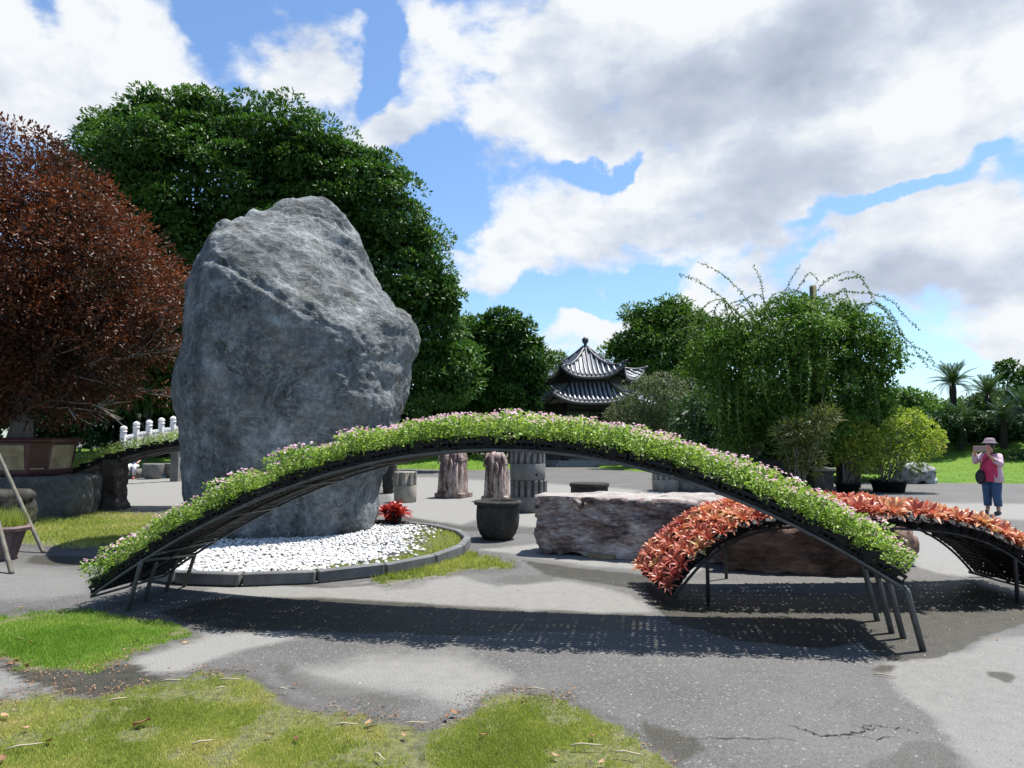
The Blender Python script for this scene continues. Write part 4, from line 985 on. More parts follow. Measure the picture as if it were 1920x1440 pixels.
def planter(loc, wx, wy, h, label):
    t = thing('glazed_planter', loc, 0, label, 'planter'); ch = .25
    def oct_(a, b, z, c=ch): return [Vector((x, y, z)) for x, y in ((-a+c, -b), (a-c, -b), (a, -b+c), (a, b-c), (a-c, b), (-a+c, b), (-a, b-c), (-a, -b+c))]
    def shell(name, secs, mat):
        V = []; Fc = []
        for s in secs: V += oct_(*s)
        for i in range(len(secs)-1):
            for j in range(8): Fc.append((i*8+j, i*8+(j+1) % 8, (i+1)*8+(j+1) % 8, (i+1)*8+j))
        Fc += [tuple(range(7, -1, -1)), tuple(range((len(secs)-1)*8, len(secs)*8))]
        return MB().add(V, Fc).build(name, mat, t)
    shell('body', [(wx*.86, wy*.86, .0), (wx*.88, wy*.88, .05), (wx*.84, wy*.84, .06), (wx*.92, wy*.92, h*.88)], GLZ)
    shell('rim', [(wx*.93, wy*.93, h*.86), (wx*1.0, wy*1.0, h*.885), (wx*1.02, wy*1.02, h*.95), (wx*.97, wy*.97, h), (wx*.90, wy*.90, h), (wx*.88, wy*.88, h*.93)], GLZ)
    shell('soil', [(wx*.87, wy*.87, h*.90), (wx*.87, wy*.87, h*.965)], solid('soil', (.05, .04, .03), .95, .4, 20, .6))
    # framed panels on the four long sides and the chamfers
    def panel(p0, p1, z0, z1, lean):
        d = (p1-p0).normalized(); nrm = Vector((d.y, -d.x, 0)); L = (p1-p0).length; m = .05
        a = p0+d*m+nrm*.006; b = p1-d*m+nrm*.006; sh = nrm*lean
        V = [a+Vector((0, 0, z0)), b+Vector((0, 0, z0)), b+sh+Vector((0, 0, z1)), a+sh+Vector((0, 0, z1))]; V2 = [v-nrm*.03 for v in V]
        MB().add(V+V2, [(0, 1, 2, 3), (7, 6, 5, 4), (0, 4, 5, 1), (1, 5, 6, 2), (2, 6, 7, 3), (3, 7, 4, 0)]).build('panel', PANEL, t)
    A_ = oct_(wx*.845, wy*.845, 0)
    k = wx*.072*.86
    for i, j in ((0, 1), (1, 2), (2, 3), (7, 0)):
        panel(A_[i], A_[j], .13, h*.80, k)
    return t
planter(PT, 1.02, .8, .80, 'large brown glazed octagonal planter with cream panels holding the red tree')
g = gnd(5, 1056); t = thing('octagonal_pot', (g.x-.22, g.y+.3, 0), R(12), 'small pinkish octagonal pot at the left edge with grass growing in it', 'pot')
PNK = solid('pink_brown_clay', (.13, .085, .08), .6, .3, 6, .2)
def oct8(mb, prof): return mb.lathe(prof, 8)
oct8(MB(), [(.22, 0), (.24, .04), (.22, .06), (.33, .46), (.01, .46)]).build('body', PNK, t); oct8(MB(), [(.33, .455), (.40, .47), (.41, .52), (.38, .55), (.33, .55), (.32, .49)]).build('rim', PNK, t)
n = 900; th = rng.uniform(0, 6.28, n); rr = .3*np.sqrt(rng.random(n)); link('grass_tuft', blades('grass_tuft', rr*np.cos(th), rr*np.sin(th), np.full(n, .5), .28, .012, GRASSM, .35), t, kind='stuff'); t.scale = (.82,)*3
# bamboo props
POLE = solid('grey_bamboo', (.10, .092, .07), .7, .35, 8, .3)
def pole(a, b, r, label):
    d = b-a; mb = MB(); n = 9; pts = []; rad = []
    for i in range(n+1):
        for e in (-.012, 0, .012):
            tt = min(1, max(0, i/n+e)); pts.append(a+d*tt-a); rad.append(r*(1.12 if e == 0 else .96))
    ok = [0]+[i for i in range(1, len(pts)) if (pts[i]-pts[i-1]).length > 1e-4]
    o = link('bamboo_prop', mb.tube([pts[i] for i in ok], [rad[i] for i in ok], 8).mesh('bamboo_prop', POLE, 'all'), loc=a)
    tag(o, label, 'pole')
pole(gnd(82, 1037), at(-45, 760, 11.6), .030, 'longer grey bamboo prop slanting from the ground up into the red tree')
pole(gnd(22, 1076), at(-30, 880, 9.6), .030, 'shorter pale prop leaning at the left edge beside the octagonal pot')
# ------------------------------------------------------------------ rocks on the right lawn and around
WROCK = rock_mat('pale_limestone', [(.35, (.13, .13, .12)), (.5, (.30, .30, .28)), (.62, (.5, .5, .48))], 2.2, .8, .05)
def rock(px0, px1, ytop, ybot, label, mat=WROCK, seed=1, z=0, deep=.6, name='rock', dome=.1, Y=None):
    b = gnd((px0+px1)/2, ybot) if Y is None else at((px0+px1)/2, ybot, Y); Y = b.y; w = (px1-px0)*Y/F/2; h = (ybot-ytop)*Y/F
    me = rough_block(name, [(-w, -w*deep*.6), (-w*.3, -w*deep), (w*.6, -w*deep*.9), (w, -w*deep*.2), (w*.8, w*deep), (-w*.7, w*deep)], h*.9, mat, seed, min(w, h)*.75, .08, min(w, h)*.16, None, max(.05, w/14), freq=1.3/max(w, .4), dome=h*dome)
    return place_block(name, me, Vector((b.x, Y+w*deep*.6, b.z)), label, 'rock')
rock(1692, 1764, 866, 907, 'rounded pale boulder on the lawn edge beyond the potted shrubs', seed=21)
rock(1748, 1812, 852, 872, 'flat whitish rock lying on the lawn slope left of the person', seed=22, Y=36)
rock(1800, 1830, 816, 836, 'small grey rock among the cycads', seed=23, Y=41)
rock(1400, 1460, 848, 862, 'low pale flat stone left of the dark post under the vine', seed=24, Y=33)
rock(1508, 1570, 850, 868, 'low pale layered stone to the right of the vine trunk', seed=25, Y=33)
rock(165, 196, 816, 835, 'pale garden rock on the far shaded lawn at the left', seed=26, Y=48, z=1)
rock(1600, 1660, 850, 893, 'dull brown rounded rock between the two yellow green potted shrubs', rock_mat('brown_dull_rock', [(.35, (.08, .06, .05)), (.65, (.2, .16, .13))], 2), 27, Y=30.5)
# dark trough blocks beneath the vine
g = gnd(1544, 932); t = thing('stone_trough', (g.x, g.y+.3, 0), R(8), 'square dark stone trough with a thick lip beside the vine', 'trough')
MB().box((0, 0, .36), (.60, .6, .72), bev=.03).build('body', DSTONE, t); MB().box((0, 0, .765), (.68, .68, .09), bev=.02).build('lip', GSTONE, t)
g = gnd(1602, 915); t = thing('stone_cylinder', (g.x, g.y+.4, 0), 0, 'tall dark stone cylinder right behind a potted shrub', 'stone cylinder')
MB().lathe([(.38, 0), (.38, .98), (.43, 1.0), (.43, 1.08), (.36, 1.1), (.01, 1.1)], 28).build('body', DSTONE, t, 'all')
g = gnd(1470, 925); me = rough_block('stone_block', [(-1.5, 0), (.6, 0), (.7, .8), (-1.5, .9)], 1.0, DSTONE, 31, .2, .05, .08, None, .08); place_block('stone_block', me, Vector((g.x, g.y+.8, 0)), 'wide dark stone block in the shade beneath the vine canopy', 'stone block')
# mortars below the far arch at left
for (a, b, y0, y1, l) in ((258, 296, 871, 900, 'left grey stone mortar under the far arch beside the seated person'), (301, 330, 870, 898, 'right grey stone mortar under the far arch near the boulder')):
    b_ = gnd((a+b)/2, y1-1); w = (b-a)/2*b_.y/F; h = (y1-y0)*b_.y/F
    t = thing('stone_mortar', (b_.x, b_.y+w, 0), 0, l, 'stone mortar'); MB().lathe([(w*.7, 0), (w*.9, h*.4), (w, h*.9), (w*.97, h), (w*.8, h), (w*.7, h*.7), (.01, h*.6)], 24, wob=.05).build('body', GSTONE, t, 'all')
# ------------------------------------------------------------------ trees
BARK = rock_mat('bark', [(.35, (.05, .042, .035)), (.65, (.15, .13, .11))], 5, .8, .03, .9, (1, 1, .35))
BARKL = rock_mat('pale_bark', [(.35, (.12, .105, .09)), (.65, (.30, .27, .24))], 6, .6, .02, .85, (1, 1, .4))
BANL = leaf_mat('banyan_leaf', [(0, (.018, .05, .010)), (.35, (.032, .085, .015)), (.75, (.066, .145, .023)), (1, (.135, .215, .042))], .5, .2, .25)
GRNL = leaf_mat('bright_green_leaf', [(0, (.03, .075, .013)), (.5, (.065, .14, .02)), (1, (.15, .23, .045))], .5, .22, .25)
OLVL = leaf_mat('grey_olive_leaf', [(0, (.055, .07, .035)), (.5, (.10, .125, .06)), (1, (.18, .20, .11))], .55, .2, .3)
VINL = leaf_mat('vine_leaf', [(0, (.025, .065, .012)), (.5, (.058, .13, .02)), (.9, (.14, .24, .038)), (1, (.20, .28, .06))], .55, .25, .12)
YELL = leaf_mat('yellow_green_leaf', [(0, (.10, .17, .025)), (.4, (.22, .30, .045)), (.8, (.38, .38, .08)), (1, (.44, .32, .10))], .5, .35, .2)
REDL = leaf_mat('bronze_leaf', [(0, (.022, .03, .012)), (.22, (.045, .024, .013)), (.5, (.10, .040, .020)), (.78, (.18, .066, .024)), (.94, (.34, .14, .04)), (1, (.16, .16, .05))], .5, .22, .3, (1.7, 1.1, .8))
DRKL = leaf_mat('dark_leaf', [(0, (.012, .032, .010)), (.6, (.03, .075, .018)), (1, (.06, .12, .03))], .5, .15, .3)
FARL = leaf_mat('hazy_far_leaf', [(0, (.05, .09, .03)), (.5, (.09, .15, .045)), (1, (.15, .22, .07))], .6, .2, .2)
def crown(name, lobes, parent, mat, nleaf, L, W_, clump=.9, flat=.6, per=90, top_bias=.35, inner=.35, up=.5, hang=0.0, sub_l=5, sub_f=(.28, .45)):
    """lobes (centre, (rx,ry,rz)); leaves gathered in clumps on the lobe shells with a sparse dark inside"""
    lob = [(np.array(c, float), np.array(r, float)) for c, r in lobes]
    if sub_l:
        extra = []
        for c, r in lob:
            for q in range(sub_l):
                d = rdir(1)[0]; d[2] = abs(d[2])*.8 if rng.random() < .75 else d[2]; d[1] = -abs(d[1]) if rng.random() < .6 else d[1]; d = d/np.linalg.norm(d); f = rng.uniform(*sub_f); extra.append((c+d*r*.86, r*f*np.array([1, 1, .8])))
        lob = [(c, r*.88) for c, r in lob]+extra
    area = np.array([(r[0]*r[1]+r[0]*r[2]+r[1]*r[2]) for c, r in lob]); area = area/area.sum()
    ncl = max(6, nleaf//per); Ps = []; As = []; Ns = []; rn = []; Lf = []
    for (c, r), a in zip(lob, area):
        n = max(2, int(ncl*a)); d = rdir(n*3); 
        w = np.clip(.55+.6*d[:, 2]+top_bias, .12, 1); d = d[rng.random(len(d)) < w][:n]
        cc = c+d*r*rng.uniform(.78, 1.06, (len(d), 1))
        # drop clumps deep inside another lobe
        keep = np.ones(len(cc), bool)
        for (c2, r2) in lob:
            if c2 is c: continue
            keep &= (((cc-c2)/r2)**2).sum(1) > .62
        cc = cc[keep]; d = d[keep]
        for q, dd in zip(cc, d):
            m = int(per*rng.uniform(.6, 1.4)); cr = clump*rng.uniform(.6, 1.3)
            u = rdir(m); o = unit(dd*.7+np.array([0, 0, .6])); u = np.where((u@o)[:, None] < -.25, -u, u)
            sh = rng.uniform(.55, 1.0, (m, 1))**.6
            off = u*sh*cr; off[:, 2] *= flat
            p = q+off
            Ps.append(p); ax = unit(u*.8+np.array([0, 0, -.15-hang])+rng.normal(0, .45, (m, 3))); As.append(ax)
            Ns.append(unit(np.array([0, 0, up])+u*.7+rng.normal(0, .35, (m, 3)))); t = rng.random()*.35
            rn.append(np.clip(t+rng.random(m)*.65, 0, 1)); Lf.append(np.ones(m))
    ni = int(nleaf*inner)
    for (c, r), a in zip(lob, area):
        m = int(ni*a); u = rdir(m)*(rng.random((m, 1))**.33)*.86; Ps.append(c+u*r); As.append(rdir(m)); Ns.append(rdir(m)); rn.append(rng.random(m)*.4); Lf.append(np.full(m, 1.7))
    P = np.concatenate(Ps); A = np.concatenate(As); N_ = np.concatenate(Ns); rn = np.concatenate(rn); Lf = np.concatenate(Lf)
    me = leaf_mesh(name, P, A, N_, L*Lf*rng.uniform(.7, 1.25, len(P)), W_*Lf*rng.uniform(.75, 1.2, len(P)), mat, rn)
    return link(name, me, parent, kind='stuff')
def limbs(mb, base, targets, r0, rmin=.03, n=6, sag=.0, start=.45, wob=.25):
    base = Vector(base)
    for t in targets:
        t = Vector(t); s = base+Vector((0, 0, (t.z-base.z)*random.uniform(.05, start)))
        mid = s.lerp(t, .5)+Vector((random.gauss(0, wob), random.gauss(0, wob), random.uniform(.0, .5)*wob*2))
        pts = [s, s.lerp(mid, .5), mid, mid.lerp(t, .55)+Vector((0, 0, wob*.3)), t]; r = r0*random.uniform(.35, .6)
        mb.tube(pts, [r, r*.85, r*.65, r*.4, rmin], n)
    return mb
def tree(label, cx, Y, base_py, lobes_px, mat, nleaf, L, W_, trunk_r=.2, deep=1.0, name='broadleaf_tree', cat='tree', group=None, z0=None, bark=None, **kw):
    """lobes_px: (px,py,rx,ry[,dY]) crown lobes as seen in the photograph, placed at distance Y"""
    g = at(cx, base_py, Y); base = Vector((g.x, Y, g.z if z0 is None else z0)); r = thing(name, base, 0, label, cat, group)
    lobes = []
    for l in lobes_px:
        dY = l[4] if len(l) > 4 else 0; p = at(l[0], l[1], Y+dY)-base; k = (Y+dY)/F
        lobes.append((p, (l[2]*k, max(l[2], l[3])*k*deep*.85, l[3]*k)))
    top = max(l[0].z for l in lobes); mb = MB(); tz = top*.75
    mb.tube([(0, 0, -.1), (trunk_r*.2, 0, tz*.3), (-trunk_r*.3, 0, tz*.65), (0, 0, tz)], [trunk_r*1.3, trunk_r, trunk_r*.8, trunk_r*.4], 10)
    mb.build('trunk', bark or BARK, r, 'all')
    lb = MB(); limbs(lb, (0, 0, tz*.25), [l[0] for l in lobes], trunk_r*1.2, trunk_r*.12, 6, start=.5, wob=trunk_r); lb.build('limbs', bark or BARK, r, 'all')
    crown('crown', [(tuple(c), s) for c, s in lobes], r, mat, nleaf, L, W_, **kw)
    return r
# great banyan behind the boulder
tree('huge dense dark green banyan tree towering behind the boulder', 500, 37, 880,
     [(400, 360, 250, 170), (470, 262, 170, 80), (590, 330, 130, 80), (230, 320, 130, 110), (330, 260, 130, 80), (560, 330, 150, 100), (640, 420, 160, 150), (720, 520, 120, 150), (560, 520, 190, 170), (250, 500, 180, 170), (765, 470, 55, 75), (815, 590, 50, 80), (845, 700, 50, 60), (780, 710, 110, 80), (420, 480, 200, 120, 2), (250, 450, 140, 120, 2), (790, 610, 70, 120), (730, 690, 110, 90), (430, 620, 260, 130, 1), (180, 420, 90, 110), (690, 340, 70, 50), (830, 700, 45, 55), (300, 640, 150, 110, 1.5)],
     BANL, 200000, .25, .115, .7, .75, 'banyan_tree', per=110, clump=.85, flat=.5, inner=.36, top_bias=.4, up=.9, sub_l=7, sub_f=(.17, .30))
# aerial roots / understory beneath the banyan
def hedge(label, px0, px1, ytop, Y, mat, n, L, W_, zb=0, name='shrub', cat='shrub', group=None, ybot=None, deep=1.2, nl=4, **kw):
    cx = (px0+px1)/2; lob = []; yb = ybot or 850
    for i in range(nl):
        x = px0+(px1-px0)*(i+.5)/nl; rx = (px1-px0)/nl*.85; h = (yb-ytop)
        lob.append((x, yb-h*.45+random.uniform(-.06, .06)*h, rx, h*.5*random.uniform(.85, 1.1), random.uniform(-.5, .5)))
    return tree(label, cx, Y, 845, lob, mat, n, L, W_, .1, deep, name, cat, group, z0=0, **kw)
hedge('dark shrubs massed under the banyan at the left', 90, 360, 690, 43, DRKL, 16000, .34, .15, nl=5, clump=1.2, name='shrub_thicket')
hedge('light green drooping bamboo like shrub left of the boulder under the banyan', 225, 325, 690, 39, GRNL, 5000, .36, .06, nl=3, hang=.9, ybot=770, clump=.7)
hedge('dark shrub beneath the right side of the banyan crown', 740, 900, 740, 47, DRKL, 9000, .32, .14, nl=3, clump=1.0, ybot=862)
hedge('low rounded green bush at the foot of the middle tree', 860, 1010, 775, 53, GRNL, 6000, .28, .12, nl=3, ybot=862)
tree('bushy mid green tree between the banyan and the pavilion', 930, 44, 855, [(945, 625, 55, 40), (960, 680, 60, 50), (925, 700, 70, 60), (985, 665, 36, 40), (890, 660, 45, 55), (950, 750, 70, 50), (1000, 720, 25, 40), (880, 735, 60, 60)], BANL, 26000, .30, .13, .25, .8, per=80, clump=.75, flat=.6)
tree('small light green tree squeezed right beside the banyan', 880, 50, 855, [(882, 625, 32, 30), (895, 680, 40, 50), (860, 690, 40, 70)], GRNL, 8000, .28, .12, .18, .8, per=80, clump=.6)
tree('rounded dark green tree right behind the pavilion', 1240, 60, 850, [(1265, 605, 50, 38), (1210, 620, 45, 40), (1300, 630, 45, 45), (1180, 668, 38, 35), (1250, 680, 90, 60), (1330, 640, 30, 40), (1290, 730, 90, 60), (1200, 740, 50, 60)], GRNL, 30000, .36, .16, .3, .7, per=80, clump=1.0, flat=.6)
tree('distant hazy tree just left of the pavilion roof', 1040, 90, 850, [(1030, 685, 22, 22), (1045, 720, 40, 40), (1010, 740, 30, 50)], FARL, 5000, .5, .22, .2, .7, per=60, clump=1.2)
hedge('dark tree belt seen beneath the pavilion roof', 985, 1250, 762, 68, DRKL, 12000, .5, .2, nl=6, ybot=850, name='tree_belt', cat='trees', clump=1.4)
hedge('dense green shrubs between the pavilion and the vine', 1130, 1330, 730, 52, DRKL, 14000, .32, .14, nl=4, ybot=870, name='shrub_thicket')
tree('grey olive feathery bush in front of the pavilion right side', 1225, 40, 862, [(1225, 760, 72, 52), (1195, 790, 55, 45), (1265, 790, 50, 45), (1240, 730, 40, 25), (1220, 825, 60, 30)], OLVL, 17000, .17, .05, .1, .9, 'shrub', 'bush', None, per=60, clump=.55, inner=.2, bark=BARKL)
hedge('dark shrubs added to stand in for shade behind the vine hollow', 1310, 1640, 715, 28.5, DRKL, 15000, .22, .09, nl=5, ybot=905, clump=.6, name='shrub_thicket')  # dark leaved mass added so the hollow under the dome reads dark
# ---- vine covered mound
def vine():
    Y = 23.0; g = at(1500, 915, Y); base = Vector((g.x, Y, 0)); r = thing('vine_mound', base, 0, 'huge dome of green trailing vine over a post, long tendrils arching out', 'vine')
    lob = [(1490, 640, 130, 72), (1400, 665, 85, 70), (1590, 660, 85, 75), (1350, 700, 50, 75), (1640, 700, 40, 70), (1500, 720, 170, 130, .5), (1450, 760, 100, 90, .3), (1580, 770, 90, 90, .3), (1530, 590, 60, 40), (1400, 800, 70, 60, .6), (1620, 790, 50, 70, .6), ]
    L = [(at(a[0], a[1], Y+(a[4] if len(a) > 4 else 0))-base, (a[2]*Y/F, max(a[2], a[3])*.85*Y/F, a[3]*Y/F)) for a in lob]
    crown('crown', [(tuple(c), s) for c, s in L], r, VINL, 60000, .11, .06, clump=.38, flat=.7, per=60, top_bias=.35, inner=.28, hang=.7, sub_l=6)
    p0 = at(1524, 536, Y)-base; MB().tube([(p0.x, .0, 0), (p0.x, 0, p0.z*.6), (p0.x, 0, p0.z)], [.12, .12, .11], 12).build('post', rock_mat('mossy_post', [(.4, (.10, .10, .05)), (.6, (.18, .17, .09))], 4), r, 'all')
    mb = MB()
    for k in range(7):
        a = k*.9; mb.tube([(p0.x+.3*math.cos(a), .3*math.sin(a), 0), (p0.x+.2*math.cos(a+.5), .2*math.sin(a+.5), 1.2), (p0.x+.6*math.cos(a), .6*math.sin(a), 2.5), (p0.x+1.3*math.cos(a), 1.3*math.sin(a), 3.6)], [.07, .05, .05, .02], 6)
    mb.build('stems', BARK, r, 'all', 'stuff')
    T = [[(1400, 600), (1375, 579), (1357, 561), (1329, 540), (1300, 522), (1274, 515)], [(1430, 600), (1408, 576), (1392, 551), (1364, 522), (1336, 503), (1311, 492)], [(1440, 590), (1433, 565), (1428, 537), (1421, 512), (1412, 499)],
         [(1460, 575), (1470, 551), (1484, 522), (1502, 496)], [(1480, 570), (1488, 551), (1502, 533), (1516, 512), (1530, 519), (1532, 532)], [(1510, 580), (1523, 558), (1545, 530), (1573, 514), (1598, 510), (1622, 522)],
         [(1573, 526), (1608, 519), (1626, 537), (1637, 558), (1661, 583)], [(1520, 585), (1541, 561), (1580, 547), (1630, 551), (1672, 565), (1697, 593), (1725, 618)], [(1550, 600), (1576, 583), (1622, 593), (1665, 611), (1700, 636), (1722, 664), (1746, 694)],
         [(1590, 620), (1612, 611), (1647, 629), (1665, 657), (1672, 700), (1681, 728)], [(1620, 650), (1658, 650), (1697, 661), (1753, 677)], [(1560, 560), (1584, 540), (1588, 560), (1585, 580)], [(1540, 600), (1600, 580), (1640, 600), (1655, 630)],
         [(1380, 620), (1345, 600), (1318, 606), (1290, 640), (1280, 670)]]
    dz = [-.6, -1.0, .2, .5, -.3, .1, .6, -.4, -.8, -1.0, .3, .6, -.2, .2]
    # hanging strands on the face of the dome
    for k in range(20):
        x = random.uniform(1300, 1660); y0 = 640+abs(x-1490)*.25+random.uniform(-20, 60); ln = random.uniform(40, 150)
        T.append([(x, y0), (x+random.uniform(-8, 8), y0+ln*.5), (x+random.uniform(-10, 10), y0+ln)]); dz.append(-2.2-random.uniform(0, .6)+abs(x-1490)/200*1.3)
    for k in range(34):
        u = random.uniform(-1, 1); x = 1490+u*190; y = 580+70*u*u+random.uniform(-4, 30); s = 1 if u+random.gauss(0, .35) > 0 else -1; a = random.uniform(18, 48); w = random.uniform(25, 75)*s
        T.append([(x, y), (x+w*.35, y-a), (x+w*.8, y-a*.85), (x+w*1.15, y-a*.1), (x+w*1.3, y+a*.9)]); dz.append(random.uniform(-2, 1))
    T.append([(1510, 640), (1518, 700), (1513, 770), (1515, 860), (1505, 880)]); dz.append(-2.9)
    mb = MB(); P = []; A = []; Nn = []
    for tr, d0 in zip(T, dz):
        pts = [at(x, y, Y+d0*(1 if i else .4))-base for i, (x, y) in enumerate(tr)]
        # smooth
        sm = []
        for i in range(len(pts)-1):
            a = pts[max(0, i-1)]; b = pts[i]; c = pts[i+1]; e = pts[min(len(pts)-1, i+2)]
            for s in range(6):
                t = s/6; sm.append(.5*((2*b)+(c-a)*t+(2*a-5*b+4*c-e)*t*t+(3*b-a-3*c+e)*t**3))
        sm.append(pts[-1]); mb.tube(sm, list(np.linspace(.016, .004, len(sm))), 4, False)
        for i in range(len(sm)-1):
            L_ = (sm[i+1]-sm[i]).length; m = max(1, int(L_/.024))
            for s in range(m):
                q = sm[i].lerp(sm[i+1], random.random()); P.append(q); v = Vector((random.gauss(0, 1), random.gauss(0, 1), random.gauss(-.2, .8))); A.append(v.normalized()); Nn.append(Vector((random.gauss(0, .5), random.gauss(-.3, .5), 1)))
    mb.build('tendrils', solid('tendril_stem', (.10, .12, .05), .7, bmp=0), r, 'all', 'stuff')
    P = np.array(P); n = len(P); link('tendril_leaves', leaf_mesh('tendril_leaves', P, np.array(A), np.array(Nn), rng.uniform(.07, .12, n), rng.uniform(.04, .06, n), VINL), r, kind='stuff')
vine()
# ---- red bronze tree in the planter
def branchy(mb, p, d, L, r, depth, tips, spread=.5, upk=.1, n=5):
    p = Vector(p); d = Vector(d).normalized(); pts = [p]; seg = 4; q = p.copy(); dd = d.copy()
    for i in range(seg):
        dd = (dd+Vector((random.gauss(0, .14), random.gauss(0, .14), random.gauss(0, .10)+upk*.4))).normalized(); q = q+dd*L/seg; pts.append(q.copy())
    mb.tube(pts, [r*(1-.45*i/seg) for i in range(seg+1)], n, False); tips.append((q.copy(), dd.copy(), depth))
    if depth <= 0: return
    for k in range(random.choice((2, 3, 3))):
        i = random.randint(2, seg); s = Vector((random.gauss(0, 1), random.gauss(0, 1), random.gauss(0, .8))); s = (s-dd*s.dot(dd)).normalized()
        nd_ = (dd+s*spread*random.uniform(.6, 1.2)).normalized(); branchy(mb, pts[i], nd_, L*random.uniform(.62, .82), r*.55, depth-1, tips, spread, upk, max(3, n-1))
def red_tree():
    base = PT+Vector((-.05, 0, .78)); r = thing('bronze_leaved_tree', base, 0, 'big bonsai like tree with dense bronze red leaves growing in the glazed planter', 'tree')
    mb = MB(); mb.tube([(0, 0, -.05), (.05, 0, .4), (-.08, .03, .9), (.0, 0, 1.5)], [.26, .20, .17, .15], 12); mb.build('trunk', BARKL, r, 'all')
    tips = []; bb = MB()
    for k in range(30):
        a = k*2.4+random.uniform(-.3, .3); el = random.uniform(.0, 1.35); z = random.uniform(.5, 1.6)
        d = (math.cos(a)*math.cos(el), math.sin(a)*math.cos(el), math.sin(el)); branchy(bb, (0, 0, z), d, random.uniform(1.15, 1.6)*(1.0+.1*math.sin(el)), .055, 3, tips, .55, .05)
    bb.build('branches', BARKL, r, 'all', 'stuff')
    c = at(20, 535, PT.y)-base; k = PT.y/F; R3 = Vector((322*k, 3.1, 300*k))
    P = []; A = []; Nn = []; rn = []
    def inside(p, s=1.0):
        q = p-c; e = (q.x/R3.x)**2+(q.y/R3.y)**2+(q.z/R3.z)**2
        # upper right is cut back like in the photo (a cone towards the top)
        x = (p+base).x; z = (p+base).z
        return e < s*(1+.38*mnoise.noise(p*.9+Vector((5, 2, 1)))+.5*mnoise.noise(p*2.2)) and not (q.z > 0 and q.x > R3.x*(1.0-.80*(q.z/R3.z))+.15)
    for q, d, dep in tips:
        if not inside(q, 1.12): continue
        m = 34 if dep <= 1 else 12
        tone = min(1, max(0, .42+.9*mnoise.noise(q*.8+Vector((9, 9, 9)))))
        for i in range(m):
            u = Vector((random.gauss(0, 1), random.gauss(0, 1), random.gauss(0, .9))).normalized(); P.append(q+u*random.uniform(.03, .30)-d*random.uniform(-.05, .3)); A.append((u+d*.5).normalized()); Nn.append(Vector((random.gauss(0, .8), random.gauss(0, .8), 1))); rn.append(min(1, max(0, tone*.6+random.uniform(-.05, .5))))
    # fill to an even dense crown
    for _ in range(9500):
        u = Vector((random.gauss(0, 1), random.gauss(0, 1), random.gauss(0, 1))).normalized(); s = random.uniform(.12, 1.0)**.45
        q = c+Vector((u.x*R3.x, u.y*R3.y, u.z*R3.z))*s
        if not inside(q) or q.z < .25: continue
        tone = min(1, max(0, .42+.9*mnoise.noise(q*.8+Vector((9, 9, 9)))))
        for i in range(12):
            v = Vector((random.gauss(0, 1), random.gauss(0, 1), random.gauss(0, .9))).normalized(); P.append(q+v*random.uniform(.02, .18)); A.append((v+u*.6).normalized()); Nn.append(Vector((random.gauss(0, .8), random.gauss(0, .8), 1))); rn.append(min(1, max(0, tone*.6+random.uniform(-.05, .5))))
    P = np.array(P); n = len(P); link('foliage', leaf_mesh('foliage', P, np.array(A), np.array(Nn), rng.uniform(.08, .145, n), rng.uniform(.034, .056, n), REDL, np.array(rn), .35), r, kind='stuff')
    n = 26; mb = MB()   # pale outer twigs
    tw = [t for t in tips if t[2] <= 1 and inside(t[0], 1.1)]; random.shuffle(tw)
    for q, d, _ in tw[:220]: mb.tube([q-d*.45, q-d*.15+Vector((0, 0, random.uniform(-.03, .03))), q+d*.22], [.011, .009, .005], 4, False)
    mb.build('twigs', solid('pale_twig', (.36, .33, .28), .7, .3, 12, 0), r, 'all', 'stuff')
red_tree()
# ---- potted shrubs in the middle right
def potted(cx, Y, ybase, pr, ph, label, lobes, mat, nleaf, L, W_, nst=10, cat='potted shrub', leafk=None):
    g = gnd(cx, ybase) if Y is None else at(cx, ybase, Y); Y = g.y; t = thing('potted_shrub', (g.x, Y+pr, 0), 0, label, cat)
    MB().lathe([(pr*.78, 0), (pr*.92, ph*.85), (pr*1.02, ph*.86), (pr*1.04, ph), (pr*.95, ph), (pr*.9, ph*.8), (.01, ph*.8)], 24).build('pot', TRAYM, t, 'all')
    L_ = []; b = Vector((g.x, Y+pr, 0))
    for l in lobes:
        k = (Y+pr)/F; L_.append((at(l[0], l[1], Y+pr+(l[4] if len(l) > 4 else 0))-b, (l[2]*k, l[2]*k*.9, l[3]*k)))
    mb = MB()
    for k in range(nst):
        c, s = random.choice(L_); tgt = c+Vector((random.uniform(-.7, .7)*s[0], random.uniform(-.7, .7)*s[1], random.uniform(-.3, .6)*s[2])); a = random.uniform(0, 6.28)
        p0 = Vector((pr*.4*math.cos(a), pr*.4*math.sin(a), ph*.7)); mid = p0.lerp(tgt, .5)+Vector((0, 0, .1)); mb.tube([p0, mid, tgt], [.022, .016, .008], 5)
    mb.build('stems', BARKL, t, 'all', 'stuff'); kw = leafk or dict(per=40, clump=.28, flat=.8, inner=.25, up=.3)
    crown('foliage', [(tuple(c), s) for c, s in L_], t, mat, nleaf, L, W_, **kw); return t
potted(1685, None, 925, .55, .36, 'wide yellow green potted shrub nearest to the person', [(1685, 820, 55, 30), (1640, 830, 35, 30), (1720, 830, 28, 35), (1700, 850, 45, 30), (1670, 860, 40, 30), (1690, 795, 30, 25), (1735, 850, 14, 18)], YELL, 3800, .12, .045, 22)
potted(1601, None, 925, .38, .30, 'slimmer yellow green potted shrub left of the brown rock', [(1600, 825, 35, 25), (1580, 840, 22, 25), (1620, 840, 22, 22), (1600, 860, 25, 30)], YELL, 3000, .12, .045, 16)
